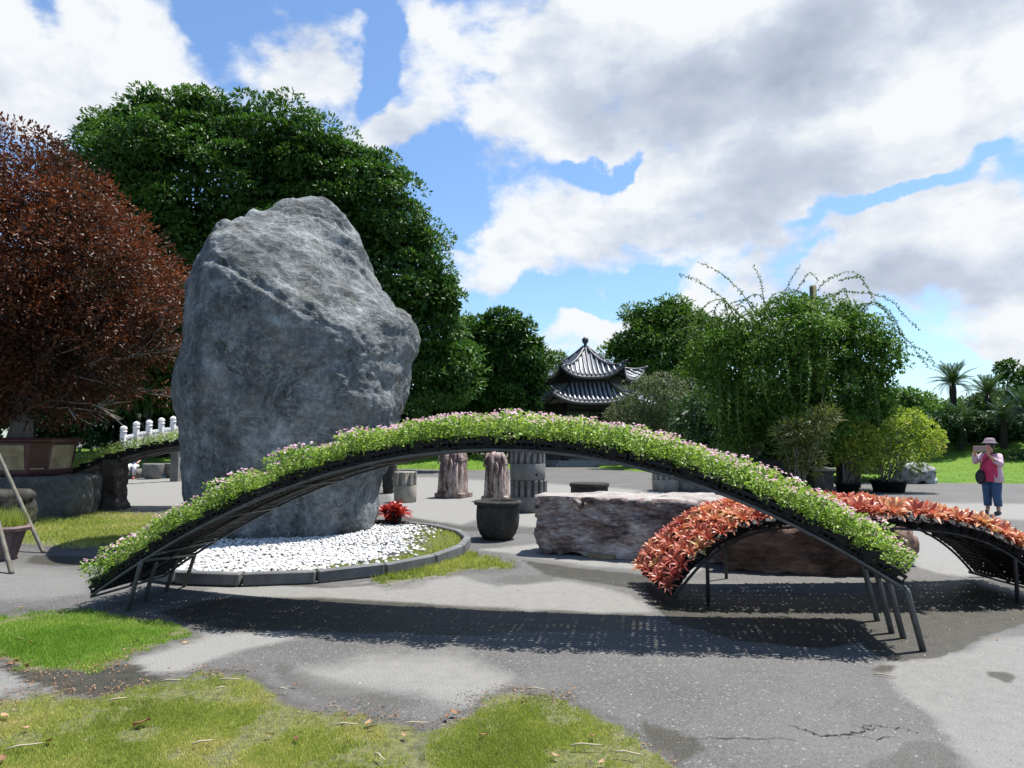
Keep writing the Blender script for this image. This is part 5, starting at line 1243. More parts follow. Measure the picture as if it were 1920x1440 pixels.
potted(1505, 20, 930, .3, .3, 'tall narrow dull green potted plant in front of the vine', [(1500, 845, 28, 22), (1520, 815, 22, 22), (1480, 815, 20, 20), (1510, 875, 20, 20), (1545, 790, 14, 14)], leaf_mat('dracaena_leaf', [(0, (.07, .085, .02)), (1, (.17, .19, .05))], .45, .2), 1700, .26, .03, 12, leafk=dict(per=26, clump=.28, flat=.9, inner=.1, up=.2))
potted(1405, 24, 905, .35, .35, 'sparse twiggy potted shrub at the left foot of the vine', [(1405, 800, 34, 40), (1390, 830, 28, 25), (1425, 830, 25, 25)], OLVL, 1400, .12, .03, 46, leafk=dict(per=14, clump=.3, flat=.9, inner=.1, up=.2))
# ---- background at the right
hedge('bushy mid green tree right of the vine mound', 1610, 1720, 738, 44, GRNL, 12000, .26, .11, nl=3, ybot=860, clump=.7, name='broadleaf_tree', cat='tree')
tree('rounded green tree right of the vine against the sky', 1700, 48, 860, [(1690, 765, 40, 28), (1725, 775, 35, 26), (1660, 775, 30, 28), (1740, 810, 40, 35), (1690, 815, 50, 35)], GRNL, 11000, .26, .11, .15, .8, per=70, clump=.65)
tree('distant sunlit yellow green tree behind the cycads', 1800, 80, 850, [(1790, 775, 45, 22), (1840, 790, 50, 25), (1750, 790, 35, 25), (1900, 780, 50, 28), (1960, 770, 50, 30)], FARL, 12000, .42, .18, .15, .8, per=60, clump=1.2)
tree('distant dark green tree on the skyline at the right edge', 1870, 75, 850, [(1860, 760, 35, 18), (1900, 765, 40, 25), (1940, 740, 40, 30)], DRKL, 7000, .4, .17, .15, .8, per=60, clump=1.0)
tree('tall airy tree with open branches at the right edge', 1905, 55, 850, [(1890, 690, 22, 12), (1910, 710, 20, 12), (1880, 715, 12, 10), (1925, 735, 22, 14), (1900, 745, 14, 10), (1935, 700, 20, 14)], BANL, 2600, .30, .14, .14, .7, per=34, clump=.42, inner=.05)
hedge('dark low shrubs behind the lawn at the far right', 1740, 2000, 800, 50, DRKL, 14000, .26, .1, nl=6, ybot=845, name='shrub_thicket')
hedge('dark green shrubs at the left end of the right lawn', 1560, 1760, 800, 40, DRKL, 11000, .2, .08, nl=5, ybot=862, clump=.6)
hedge('clump of dark shrubs at the crest of the lawn beside the person', 1885, 1990, 850, 33.5, DRKL, 3500, .14, .06, nl=3, ybot=885, clump=.4)
hedge('trees closing the view at far left beyond the red tree', -140, 130, 560, 60, DRKL, 16000, .5, .22, nl=4, ybot=850, clump=1.6, name='tree_belt', cat='trees')
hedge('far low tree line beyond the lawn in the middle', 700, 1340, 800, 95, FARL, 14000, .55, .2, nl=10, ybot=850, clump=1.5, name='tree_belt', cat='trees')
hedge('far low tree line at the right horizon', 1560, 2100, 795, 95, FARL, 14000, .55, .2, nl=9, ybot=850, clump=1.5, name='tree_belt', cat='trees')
hedge('leafy shrubs hiding the feet of the cycads', 1745, 1920, 772, 36.5, DRKL, 12000, .2, .08, nl=6, ybot=835, clump=.5, name='shrub_thicket')
# ---- cycads
BARKD = rock_mat('dark_bark', [(.35, (.015, .012, .01)), (.65, (.05, .042, .035))], 8, .8, .03)
CYC = leaf_mat('cycad_leaf', [(0, (.02, .05, .015)), (.6, (.05, .10, .03)), (1, (.10, .16, .06))], .28, .12, .6)
def frond(L, droop, seed):
    n = 26; P = []; A = []; Nn = []; Ls = []
    def cv(t): return Vector((L*(t-.22*droop*t*t), 0, L*(.50*t-(.25+.55*droop)*t*t)))
    for i in range(n):
        t = .12+.88*i/n; p = cv(t); tg = (cv(t+.02)-cv(t-.02)).normalized()
        for s in (-1, 1):
            P.append(p); A.append((tg*.55+Vector((0, s, .25)))); Nn.append(Vector((0, 0, 1))); Ls.append(L*.20*math.sin(min(1, t+.15)*2.7)+.03)
    me = leaf_mesh('frond', np.array(P), np.array(A), np.array(Nn), np.array(Ls), np.full(len(P), .042), CYC, None, .1)
    mb = MB().tube([cv(t/6) for t in range(7)], [.014]*6+[.004], 4, False); base = len(me.vertices)
    bm = bmesh.new(); bm.from_mesh(me); tmp = mb.mesh('t', CYC); bm.from_mesh(tmp); bm.to_mesh(me); bm.free(); bpy.data.meshes.remove(tmp); return me
FR = [frond(1.5, d, 0) for d in (.2, .55, .9)]
def cycad(px, pyc, Y, label, s=1, nf=30, name='cycad', g0=None):
    c = at(px, pyc, Y); gz = 0 if g0 is None else g0; t = thing(name, (c.x, Y, gz), random.uniform(0, 6), label, 'cycad'); h = c.z-gz
    if h > .6:
        mb = MB(); pts = [(0, 0, h*i/12) for i in range(13)]; mb.tube(pts, [.17*s*(1.1 if i % 2 else .93) for i in range(13)], 10); mb.build('trunk', BARKD, t, 'all')
    for k in range(nf):
        e = k/nf; o = link('frond', FR[0 if e < .35 else (1 if e < .7 else 2)], t, loc=(0, 0, h)); o.rotation_euler = (0, R(-58+78*e+random.uniform(-6, 6)), k*2.39996); o.scale = (s*random.uniform(.9, 1.1),)*3
    return t
cycad(1786, 722, 38, 'tallest cycad palm with its crown clear against the sky', .95, 32)
cycad(1853, 742, 38, 'second tall cycad palm right of the tallest one', .95, 30)
cycad(1800, 800, 36, 'low cycad with drooping fronds under the tallest cycad', .9, 28)
cycad(1880, 790, 35, 'low spreading cycad left of the right picture edge', .9, 28)
cycad(1925, 775, 34, 'cycad partly cut by the right edge of the picture', 1.0, 28)
cycad(1838, 812, 39, 'dark cycad filling the gap between the two tall ones', 1.0, 26)
cycad(1760, 815, 40, 'leftmost low cycad beside the bushes', .9, 26)
# ------------------------------------------------------------------ pavilion
def pavilion():
    Y = 47.0; c = at(1099, 850, Y); base = Vector((c.x, Y, 0)); k = Y/F
    t = thing('pavilion', base, 0, 'hexagonal two tiered pavilion with grey tiled roofs and upturned eaves', 'pavilion')
    zz = lambda py, dy=0: at(1104, py, Y+dy).z
    TILE = solid('grey_glazed_tile', (.26, .27, .30), .36, .35, 3, .15, .01, .9); RIDGE = solid('dark_ridge', (.05, .052, .058), .45, .3, 4, .2, .01)
    WOOD = solid('dark_timber', (.030, .024, .022), .6, .3, 5, .2); FASC = solid('grey_fascia', (.10, .10, .105), .6, .2, 4, .1)
    ROT = 0.02
    def hexa(a): return math.pi*a/3+math.pi/6*0+ROT
    def roof(zt, ze, Rt, Re, lift, nr, tag_):
        V0 = []
        rf = thing2 = MB(); tl = MB(); rd = []
        side = Re; ap = math.cos(math.pi/6)
        def surf(u, v, sec):  # u -1..1 along the eave, v 0 top..1 eave
            Rr = Rt+(Re-Rt)*v; d = Rr*ap; w = Rr*.5
            d2 = d+ lift*.35*abs(u)**3*v**2
            z = zt+(ze-zt)*(1-(1-v)**1.55)+lift*abs(u)**3.2*v**2.2
            a = sec*math.pi/3-math.pi/2+ROT; x = u*w*(1+.05*abs(u)**3*v); 
            return Vector((d2*math.cos(a)-x*math.sin(a), d2*math.sin(a)+x*math.cos(a), z))
        for sec in range(6):
            nu, nv = 16, 12; b = len(rf.v); V = [surf(-1+2*i/nu, j/nv, sec) for j in range(nv+1) for i in range(nu+1)]
            rf.add(V, [(j*(nu+1)+i, (j+1)*(nu+1)+i, (j+1)*(nu+1)+i+1, j*(nu+1)+i+1) for j in range(nv) for i in range(nu)])
            V = [v-Vector((0, 0, .13)) for v in V]; rf.add(V, [(j*(nu+1)+i, j*(nu+1)+i+1, (j+1)*(nu+1)+i+1, (j+1)*(nu+1)+i) for j in range(nv) for i in range(nu)])
            # cover tile rows straight down the slope
            for r in range(nr):
                x = (-1+2*(r+.5)/nr)*Re*.5*.985; v0 = max(0.0, (abs(x)/.5-Rt)/(Re-Rt)); pts = []; rad = []
                if v0 > .96: continue
                n = max(3, int((1-v0)*16))
                for i in range(n+1):
                    for e in (0, .85):
                        v = v0+(1-v0)*min(1, (i+e)/n)
                        if i == n and e: continue
                        Rr = Rt+(Re-Rt)*v; u = max(-1, min(1, x/(Rr*.5))); pts.append(surf(u, v, sec)+Vector((0, 0, .03))); rad.append(.085 if e else .062)
                tl.tube(pts, rad, 6)
            # hip ridge
            pts = [surf(-1, j/12, sec)+Vector((0, 0, .07)) for j in range(13)]
            e = (pts[-1]-pts[-2]).normalized(); pts += [pts[-1]+e*.14+Vector((0, 0, .04)), pts[-1]+e*.24+Vector((0, 0, .08))]
            m = MB(); m.tube(pts, [.10]*13+[.09, .04], 8); hr = m.build('hip_ridge', RIDGE, t, 'all'); hr['label'] = 'curved hip ridge of the %s roof' % tag_
            # fascia board under the eave
            V = []; n = 16
            for i in range(n+1):
                p = surf(-1+2*i/n, 1.0, sec); q = surf(-1+2*i/n, .975, sec)-Vector((0, 0, 0)); V += [p-Vector((0, 0, .02)), p-Vector((0, 0, .26)), q-Vector((0, 0, .26)), q-Vector((0, 0, .10))]
            f = MB().add(V, [(i*4+a, (i+1)*4+a, (i+1)*4+(a+1) % 4, i*4+(a+1) % 4) for i in range(n) for a in range(4)]); f.build('fascia', FASC, t, 'all')
            # rafters
            for r in range(7):
                u = -.85+1.7*r/6; m = MB().tube([surf(u*.9, .55, sec)-Vector((0, 0, .2)), surf(u, .97, sec)-Vector((0, 0, .2))], .05, 4); m.build('rafter', WOOD, t)
        o = rf.build('roof', RIDGE, t, 'all'); o['label'] = tag_+' tier of the roof'
        o = tl.build('roof_tiles', TILE, t, 'all', 'stuff'); o['label'] = 'glazed tile rows of the '+tag_+' tier'
        return surf
    Ru = 52.5*k*2*1.0; Rl = 68.5*k*2*1.0
    z_apex = zz(652); zu = zz(703, -Ru*.87)+0.0; zu_t = z_apex
    roof(z_apex, zu, .12, Ru, .70, 13, 'upper')
    zl_t = zz(716, -2.3); zl = zz(751, -Rl*.87)
    roof(zl_t, zl, Ru*.62, Rl, .62, 17, 'lower')
    MB().lathe([(.30, z_apex-.15), (.24, z_apex+.05), (.12, z_apex+.12), (.10, z_apex+.25), (.20, z_apex+.38), (.23, z_apex+.52), (.17, z_apex+.64), (.10, z_apex+.70), (.01, z_apex+.72)], 16).build('finial', RIDGE, t, 'all')
    # drum wall between the tiers
    r1 = Ru*.66; V = []
    for z in (zl_t-.3, zu+.1):
        for a in range(6): V.append((r1*math.cos(a*math.pi/3+ROT), r1*math.sin(a*math.pi/3+ROT), z))
    MB().add(V, [(i, (i+1) % 6, 6+(i+1) % 6, 6+i) for i in range(6)]).build('clerestory_wall', WOOD, t)
    r2 = Rl*.70
    for a in range(6):
        x, y = r2*math.cos(a*math.pi/3+ROT), r2*math.sin(a*math.pi/3+ROT); x2, y2 = r2*math.cos((a+1)*math.pi/3+ROT), r2*math.sin((a+1)*math.pi/3+ROT)
        MB().lathe([(.26, .34), (.26, .5), (.17, .56), (.16, zl-.1)], 14, (x, y, 0)).build('column', WOOD, t, 'all')
        d = Vector((x2-x, y2-y, 0)); an = math.atan2(d.y, d.x); mc = Vector(((x+x2)/2, (y+y2)/2, 0))
        MB().box(mc+Vector((0, 0, zl-.25)), (d.length, .16, .34), an).build('beam', WOOD, t)
        MB().box(mc+Vector((0, 0, zl-.72)), (d.length-.3, .07, .10), an).build('lattice_rail', WOOD, t)
        for q in range(9): MB().box(mc+d*(-.42+.105*q)+Vector((0, 0, zl-.54)), (.05, .05, .26), an).build('lattice_bar', WOOD, t)
        if a not in (4,): 
            MB().box(mc+Vector((0, 0, .80)), (d.length-.3, .32, .08), an).build('bench', FASC, t); MB().box(mc+Vector((0, 0, .55)), (d.length-.5, .10, .42), an).build('bench_leg', FASC, t)
    PLAT = solid('pale_platform_stone', (.30, .30, .28), .8, .2, 3, .2)
    for i, (r, z0, z1) in enumerate(((Rl*.96, 0, .16), (Rl*.88, .16, .34))):
        V = [(r*math.cos(a*math.pi/3+ROT), r*math.sin(a*math.pi/3+ROT), z) for z in (z0, z1) for a in range(6)]
        MB().add(V, [(j, (j+1) % 6, 6+(j+1) % 6, 6+j) for j in range(6)]+[(6, 7, 8, 9, 10, 11)]).build('platform_step', PLAT, t)
    # left wing roof glimpsed behind the tree
    wb = at(995, 850, Y-2); w = thing('pavilion_wing', (wb.x, Y-1, 0), 0, 'small tiled corridor roof peeking out left of the pavilion behind the tree', 'roofed corridor')
    z1 = at(995, 730, Y-2).z; z2 = at(995, 748, Y-2).z
    V = [(-1.6, -1.3, z2), (.75, -1.3, z2), (.75, 0, z1+.15), (-1.6, 0, z1+.15), (-1.6, 1.3, z2), (.75, 1.3, z2)]; V += [(x, y, z-.15) for x, y, z in V]
    MB().add(V, [(0, 1, 2, 3), (3, 2, 5, 4), (9, 8, 7, 6), (10, 11, 8, 9), (0, 6, 7, 1), (4, 5, 11, 10), (0, 3, 9, 6), (3, 4, 10, 9), (1, 7, 8, 2), (2, 8, 11, 5)]).build('roof', RIDGE, w)
    tl = MB()
    for i in range(12):
        x = -1.5+.19*i
        for s in (-1, 1):
            pts = []; rad = []
            for j in range(8):
                for e in (0, .85):
                    q = (j+e)/8; pts.append((x, s*1.32*q, z1+.18+(z2-z1-.15)*q)); rad.append(.085 if e else .06)
            tl.tube(pts, rad, 6)
    tl.build('roof_tiles', TILE, w, 'all', 'stuff')
    for x in (-1.3, .5):
        for y in (-1, 1): MB().lathe([(.12, 0), (.12, z2+.1)], 10, (x, y, 0)).build('column', WOOD, w, 'all')
pavilion()
# stone table and stool before the pavilion
gs = solid('pale_green_stone', (.22, .25, .22), .6, .3, 5, .2)
g = gnd(1024, 869); t = thing('stone_table', (g.x, g.y+.5, 0), 0, 'round pale stone bowl table on the lawn left of the pavilion steps', 'stone table')
MB().lathe([(.7, 0), (.7, .12), (.4, .16), (.35, .3), (.62, .62), (.68, .66), (.6, .68), (.01, .6)], 28).build('body', gs, t, 'all')
g = gnd(1052, 869); t = thing('stone_stool', (g.x, g.y+.5, 0), 0, 'small pale drum shaped stone stool right of the round stone table', 'stone stool')
MB().lathe([(.3, 0), (.36, .2), (.30, .45), (.36, .6), (.01, .6)], 20).build('body', gs, t, 'all')
# ------------------------------------------------------------------ white marble balustrade
def balustrade():
    MAR = solid('white_marble', (.72, .71, .69), .6, .12, 4, .15)
    Y0 = 25.5; pxs = [232, 256, 280, 303, 325, 347, 368]; tops = [801, 793, 790, 786, 783, 781, 780]
    p0 = at(pxs[0], 800, Y0); t = thing('marble_balustrade', (p0.x, Y0, 0), 0, 'white carved marble balustrade of a bridge left of the boulder', 'balustrade')
    b = Vector((p0.x, Y0, 0)); post = MB().box((0, 0, -.62), (.17, .17, .88), bev=.02).lathe([(.08, -.19), (.13, -.15), (.08, -.11), (.12, -.06), (.11, .0), (.02, .06)], 12).mesh('post', MAR)
    P = []
    for i, (x, y) in enumerate(zip(pxs, tops)):
        q = at(x, y, Y0+i*.45)-b; P.append(q)
        link('post', post, t, loc=q)
    for a, c in zip(P[:-1], P[1:]):
        d = c-a; tl = Matrix.Rotation(math.atan2(d.y, d.x), 3, 'Z') @ Matrix.Rotation(-math.atan2(d.z, math.hypot(d.x, d.y)), 3, 'Y'); L = d.length-.2; m = (a+c)/2
        MB().box(m+Vector((0, 0, -.40)), (L, .12, .09), tilt=tl).build('rail', MAR, t)
        MB().box(m+Vector((0, 0, -.88)), (L, .10, .34), tilt=tl).build('panel', MAR, t)
        for s in (-.3, 0, .3): MB().box(m+d*s*.8+Vector((0, 0, -.57)), (.10, .09, .26), tilt=tl).build('baluster', MAR, t)
    V = []
    for q in [P[0]+Vector((-.6, -.3, -.2))]+P: V += [q+Vector((0, .2, -1.05)), q+Vector((0, .5, -1.05)), q+Vector((0, .2, -1.3)), q+Vector((0, .5, -1.3))]
    n = len(P)+1; MB().add(V, [f for i in range(n-1) for f in ((i*4, i*4+4, i*4+5, i*4+1), (i*4+2, i*4+6, i*4+4, i*4), (i*4+1, i*4+5, i*4+7, i*4+3), (i*4+3, i*4+7, i*4+6, i*4+2))]).build('deck_edge', GSTONE, t)
    for q in (P[-1], P[-3]): MB().box((q.x, q.y+.35, (q.z-1.3)/2), (.3, .25, q.z-1.3)).build('pier', GSTONE, t)
balustrade()
# ------------------------------------------------------------------ people
SKIN = solid('skin', (.42, .24, .17), .5, .08, 8, 0); HAIR = solid('dark_hair', (.015, .012, .01), .5, .3, 20, .2)
def skin_body(name, joints, edges, mat, parent, root=0, sub=2):
    me = bpy.data.meshes.new(name); me.from_pydata([j[0] for j in joints], edges, []); me.update(); me.materials.append(mat)
    o = link(name, me, parent); md = o.modifiers.new('skin', 'SKIN'); md.use_smooth_shade = True
    lay = me.skin_vertices[0] if me.skin_vertices else None
    if lay is None:
        bm = bmesh.new(); bm.from_mesh(me); bm.verts.layers.skin.verify(); bm.to_mesh(me); bm.free(); lay = me.skin_vertices[0]
    for i, j in enumerate(joints):
        r = j[1]; r = (r, r) if isinstance(r, (int, float)) else r; lay.data[i].radius = r; lay.data[i].use_root = (i == root)
    sb = o.modifiers.new('sub', 'SUBSURF'); sb.levels = sub; sb.render_levels = sub; return o
def person_woman():
    g = gnd(1863, 964); Pr = thing('person', (g.x, g.y, 0), R(118), 'person in pink top, pink cardigan, jeans and hat raising a phone to take pictures', 'person')
    # local frame: faces +Y turned by rz ; x to own right is +x
    s = .93
    def v(x, y, z): return (x*s, y*s, z*s)
    J = [(v(0, 0, .90), (.15, .11)), (v(0, .01, 1.08), (.135, .10)), (v(0, 0, 1.27), (.15, .10)), (v(0, -.01, 1.37), (.09, .07)), (v(0, .01, 1.44), .05), (v(0, .02, 1.50), (.06, .07)), (v(0, .03, 1.58), (.072, .085)), (v(0, .02, 1.66), (.06, .07)),
         (v(-.17, 0, 1.34), .055), (v(-.27, .12, 1.16), .045), (v(-.22, .36, 1.30), .034), (v(-.20, .41, 1.36), (.03, .018)),
         (v(.17, 0, 1.34), .055), (v(.25, .18, 1.22), .045), (v(.13, .40, 1.44), .034), (v(.11, .44, 1.50), (.03, .018)),
         (v(-.09, 0, .84), .10), (v(-.10, .02, .47), .065), (v(-.11, -.01, .10), .04), (v(-.12, .02, .05), .035), (v(-.13, .14, .03), .03),
         (v(.09, 0, .84), .10), (v(.10, .03, .47), .065), (v(.12, .0, .10), .04), (v(.13, .03, .05), .035), (v(.15, .15, .03), .03)]
    E_ = [(0, 1), (1, 2), (2, 3), (3, 4), (4, 5), (5, 6), (6, 7), (2, 8), (8, 9), (9, 10), (10, 11), (2, 12), (12, 13), (13, 14), (14, 15), (0, 16), (16, 17), (17, 18), (18, 19), (19, 20), (0, 21), (21, 22), (22, 23), (23, 24), (24, 25)]
    # fingers
    for hx, side in ((11, -1), (15, 1)):
        hp = Vector(J[hx][0])
        for f in range(4):
            b = len(J); J.append((tuple(hp+Vector((side*-.012+(f-1.5)*.016, .02, .045))), .009)); J.append((tuple(hp+Vector((side*-.03+(f-1.5)*.016, .035, .075))), .0085)); E_ += [(hx, b), (b, b+1)]
        b = len(J); J.append((tuple(hp+Vector((side*-.045, .012, .02))), .010)); E_.append((hx, b))
    skin_body('body', J, E_, SKIN, Pr)
    fc = MB(); fc.ell(v(0, .105, 1.575), (.014, .022, .020), 8, 6); fc.ell(v(-.032, .092, 1.60), (.014, .010, .008), 8, 5); fc.ell(v(.032, .092, 1.60), (.014, .010, .008), 8, 5); fc.build('nose_and_brow', SKIN, Pr, 'all')
    MB().ell(v(0, .098, 1.535), (.024, .010, .008), 10, 5).build('mouth', solid('lips', (.35, .10, .09), .5, bmp=0), Pr, 'all')
    for q in (-1, 1): MB().ell(v(q*.078, .02, 1.58), (.012, .02, .03), 8, 6).build('ear', SKIN, Pr, 'all')
    MB().ell(v(0, -.005, 1.60), (.092, .098, .105), 16, 10).build('hair', HAIR, Pr, 'all')
    HAT = solid('mauve_hat', (.20, .14, .17), .8, .15, 20, .2)
    MB().loft([(v(0, .02, 1.635), .175, .185, 0), (v(0, .015, 1.665), .12, .13, 0), (v(0, .01, 1.70), .105, .115, 0), (v(0, .0, 1.75), .09, .10, 0), (v(0, 0, 1.772), .05, .055, 0)], 24).build('hat', HAT, Pr, 'all')
    TOP = solid('pink_red_top', (.52, .035, .10), .75, .15, 12, .3); CAR = solid('pale_pink_cardigan', (.52, .36, .42), .8, .12, 12, .3); JEA = solid('blue_denim', (.035, .075, .16), .8, .35, 25, .3)
    MB().loft([(v(0, .01, .76), .215, .165, 0), (v(0, .02, .88), .215, .17, 0), (v(0, .03, 1.02), .20, .165, 0), (v(0, .02, 1.18), .195, .15, 0), (v(0, .01, 1.30), .19, .125, 0), (v(0, 0, 1.38), .13, .09, 0), (v(0, .01, 1.42), .07, .065, 0)], 24, False).build('top', TOP, Pr, 'all')
    # cardigan: open at the front
    V = []; n = 22; rows = [(.74, .245, .19), (.9, .24, .19), (1.05, .225, .18), (1.2, .215, .165), (1.32, .205, .14), (1.39, .15, .10)]
    for z, rx, ry in rows:
        for j in range(n+1):
            a = math.pi/2+.62+(2*math.pi-1.24)*j/n; wv = 1+.03*math.sin(j*1.9+z*3); V.append(v(rx*wv*math.cos(a), ry*wv*math.sin(a)+.01, z))
    f = [(i*(n+1)+j, i*(n+1)+j+1, (i+1)*(n+1)+j+1, (i+1)*(n+1)+j) for i in range(len(rows)-1) for j in range(n)]
    o = MB().add(V, f).build('cardigan', CAR, Pr, 'all'); o.modifiers.new('th', 'SOLIDIFY').thickness = .012
    for a, b, c in ((8, 9, 10), (12, 13, 14)):
        p, q, w = (Vector(J[i][0]) for i in (a, b, c)); e = q.lerp(w, .72)
        MB().tube([p+Vector((-.04 if a == 8 else .04, 0, 0))*-1, p, p.lerp(q, .5), q, q.lerp(w, .4), e], [.075, .083, .075, .068, .058, .052], 12).build('sleeve', CAR, Pr, 'all')
    mb = MB().loft([(v(0, 0, .92), .185, .145, 0), (v(0, 0, .82), .20, .155, 0), (v(0, 0, .74), .195, .15, 0)], 20)
    for q in (-1, 1): mb.loft([(v(q*.095, 0, .80), .105, .13, 0), (v(q*.10, .01, .62), .10, .115, 0), (v(q*.10, .02, .45), .085, .095, 0), (v(q*.11, .01, .30), .078, .085, 0), (v(q*.115, 0, .19), .075, .08, 0)], 16)
    mb.build('jeans', JEA, Pr, 'all')
    SH = solid('dark_shoe', (.04, .03, .03), .6, bmp=0)
    for q in (-1, 1): MB().ell(v(q*.135, .08, .04), (.045, .13, .04), 12, 8).build('shoe', SH, Pr, 'all')
    # phone and bag: things of their own
    M_ = Matrix.Translation((g.x, g.y, 0)) @ Matrix.Rotation(R(118), 4, 'Z')
    pc = M_ @ Vector(v(-.04, .48, 1.52)); ph = link('phone', MB().box((0, 0, 0), (.26, .015, .12), bev=.006).mesh('phone', solid('phone_case', (.35, .24, .20), .4, .1, 5, 0)), loc=pc, rot=(R(6), 0, R(118))); tag(ph, 'phone in a tan case held up by the person in pink', 'phone')
    bc = M_ @ Vector(v(.10, .27, .87)); bag = thing('shoulder_bag', bc, R(118), 'black shoulder bag hanging at the hip of the person in pink', 'bag')
    BM = solid('black_bag', (.012, .012, .016), .6, .2, 15, .3)
    MB().ell((0, 0, -.01), (.075, .15, .16), 16, 10).build('bag_body', BM, bag, 'all')
    MB().tube([Vector((0, .08, .10)), Vector((-.05, -.04, .30)), Vector((-.14, -.12, .46)), Vector((-.18, -.22, .53)), Vector((-.16, -.36, .45)), Vector((-.04, -.34, .2)), Vector((0, -.12, .10))], .010, 6).build('strap', BM, bag, 'all')
person_woman()
def person_seated():
    g = gnd(243, 898); t = thing('person', (g.x, g.y+.3, 0), R(195), 'person in white trousers sitting under the far arch beside the mortars', 'person')
    J = [((0, 0, .52), (.15, .12)), ((0, -.02, .72), .12), ((0, -.01, .92), (.15, .10)), ((0, 0, 1.03), .06), ((0, .01, 1.10), .05), ((0, .03, 1.20), (.08, .09)), ((0, .02, 1.28), .07),
         ((-.18, 0, .98), .05), ((-.24, .08, .74), .042), ((-.15, .28, .62), .035), ((.18, 0, .98), .05), ((.24, .08, .74), .042), ((.15, .28, .62), .035),
         ((-.1, .05, .50), .09), ((-.12, .42, .50), .07), ((-.12, .44, .10), .04), ((-.12, .56, .04), .035), ((.1, .05, .50), .09), ((.12, .42, .50), .07), ((.12, .44, .10), .04), ((.12, .56, .04), .035)]
    E_ = [(0, 1), (1, 2), (2, 3), (3, 4), (4, 5), (5, 6), (2, 7), (7, 8), (8, 9), (2, 10), (10, 11), (11, 12), (0, 13), (13, 14), (14, 15), (15, 16), (0, 17), (17, 18), (18, 19), (19, 20)]
    skin_body('body', J, E_, SKIN, t)
    MB().loft([((0, 0, .50), .19, .15, 0), ((0, 0, .72), .17, .14, 0), ((0, 0, .92), .19, .13, 0), ((0, 0, 1.02), .10, .08, 0)], 18).build('shirt', solid('blue_grey_shirt', (.10, .13, .20), .8), t, 'all')
    WT = solid('white_trousers', (.6, .6, .62), .8, .1)
    for q in (-1, 1): MB().tube([(q*.1, .02, .52), (q*.12, .43, .53), (q*.12, .47, .44), (q*.12, .46, .16)], [.11, .09, .085, .07], 12).build('trouser_leg', WT, t, 'all'); MB().ell((q*.12, .54, .04), (.05, .13, .045), 12, 6).build('shoe', solid('red_shoe', (.35, .05, .04), .6, bmp=0), t, 'all')
    MB().ell((0, -.01, 1.23), (.09, .10, .11), 12, 8).build('hair', HAIR, t, 'all')
    st = thing('stone_mortar', (g.x-.02, g.y+.32, 0), 0, 'grey stone mortar used as a seat by the person under the far arch', 'stone mortar'); MB().lathe([(.25, 0), (.3, .2), (.31, .40), (.01, .41)], 20).build('body', GSTONE, st, 'all')
person_seated()
# ------------------------------------------------------------------ litter: fallen leaves, twigs, chips
LFM = leaf_mat('dead_leaf', [(0, (.10, .05, .03)), (.5, (.24, .13, .07)), (1, (.42, .30, .18))], .7, .1, .2)
def dead_leaf():
    V = []; n = 5
    for i in range(n+1):
        t = i/n; w = .30*math.sin(math.pi*min(.97, t+.04)); V += [(t-.5, -w, .10*abs(2*t-1)**2+.10), (t-.5, 0, .02*math.sin(t*5)), (t-.5, w, .12*abs(2*t-1)+.06)]
    return np_mesh('fallen_leaf', np.array(V), np.array([f for i in range(n) for f in ((i*3, i*3+1, i*3+4, i*3+3), (i*3+1, i*3+2, i*3+5, i*3+4))]), LFM, np.full(len(V), random.random()), True)
DL = [dead_leaf() for _ in range(6)]
spots = [(268, 1365, 1.7), (505, 1387, .9), (215, 1320, .8), (345, 1192, .9), (312, 1193, 1.0), (350, 1207, 1.0), (255, 1205, 1.1), (270, 1213, .8), (180, 1165, .9), (222, 1190, .8), (160, 1175, .8), (40, 1200, 1.3), (60, 1205, 1.0), (30, 1240, 1.1), (20, 1246, 1.0),
         (48, 1250, 1.2), (38, 1140, .8), (10, 1352, 1.3), (5, 1435, 1.3), (45, 1375, 1.0), (90, 1400, 1.0), (840, 1352, .9), (850, 1345, 1.1), (690, 1365, 1.2), (700, 1372, .9), (760, 1388, .8), (980, 1318, .7), (905, 1388, .9), (1110, 1390, .9), (1040, 1427, .9), (220, 1248, .8), (182, 1250, .9), (555, 1395, 1.0),
         (645, 1358, .7), (650, 1403, .8), (1130, 1440, .9), (555, 1290, .6), (680, 1060, .5), (480, 1102, .6), (1025, 1150, .5), (1650, 1215, .8), (1690, 1202, .6), (1735, 1195, .6), (1870, 1200, .6), (880, 868+66, .5)]
for i, (x, y, s) in enumerate(spots):
    g = gnd(x+random.uniform(-3, 3), y); o = link('fallen_leaf', DL[i % 6], loc=(g.x, g.y, .008+(.02 if y > 1280 and x < 1200 else 0)), rot=(random.uniform(-.5, .5), random.uniform(-.4, .4), random.uniform(0, 6.28))); q = .052*s; o.scale = (q, q, q)
    tag(o, 'big curled pale brown leaf lying on the front grass at the left' if i == 0 else 'dry brown leaf fallen on the grass and asphalt in the foreground', 'leaf', None if i == 0 else 'fallen leaves in the foreground')
TW = solid('dry_twig', (.42, .35, .25), .8, .25, 30, .2)
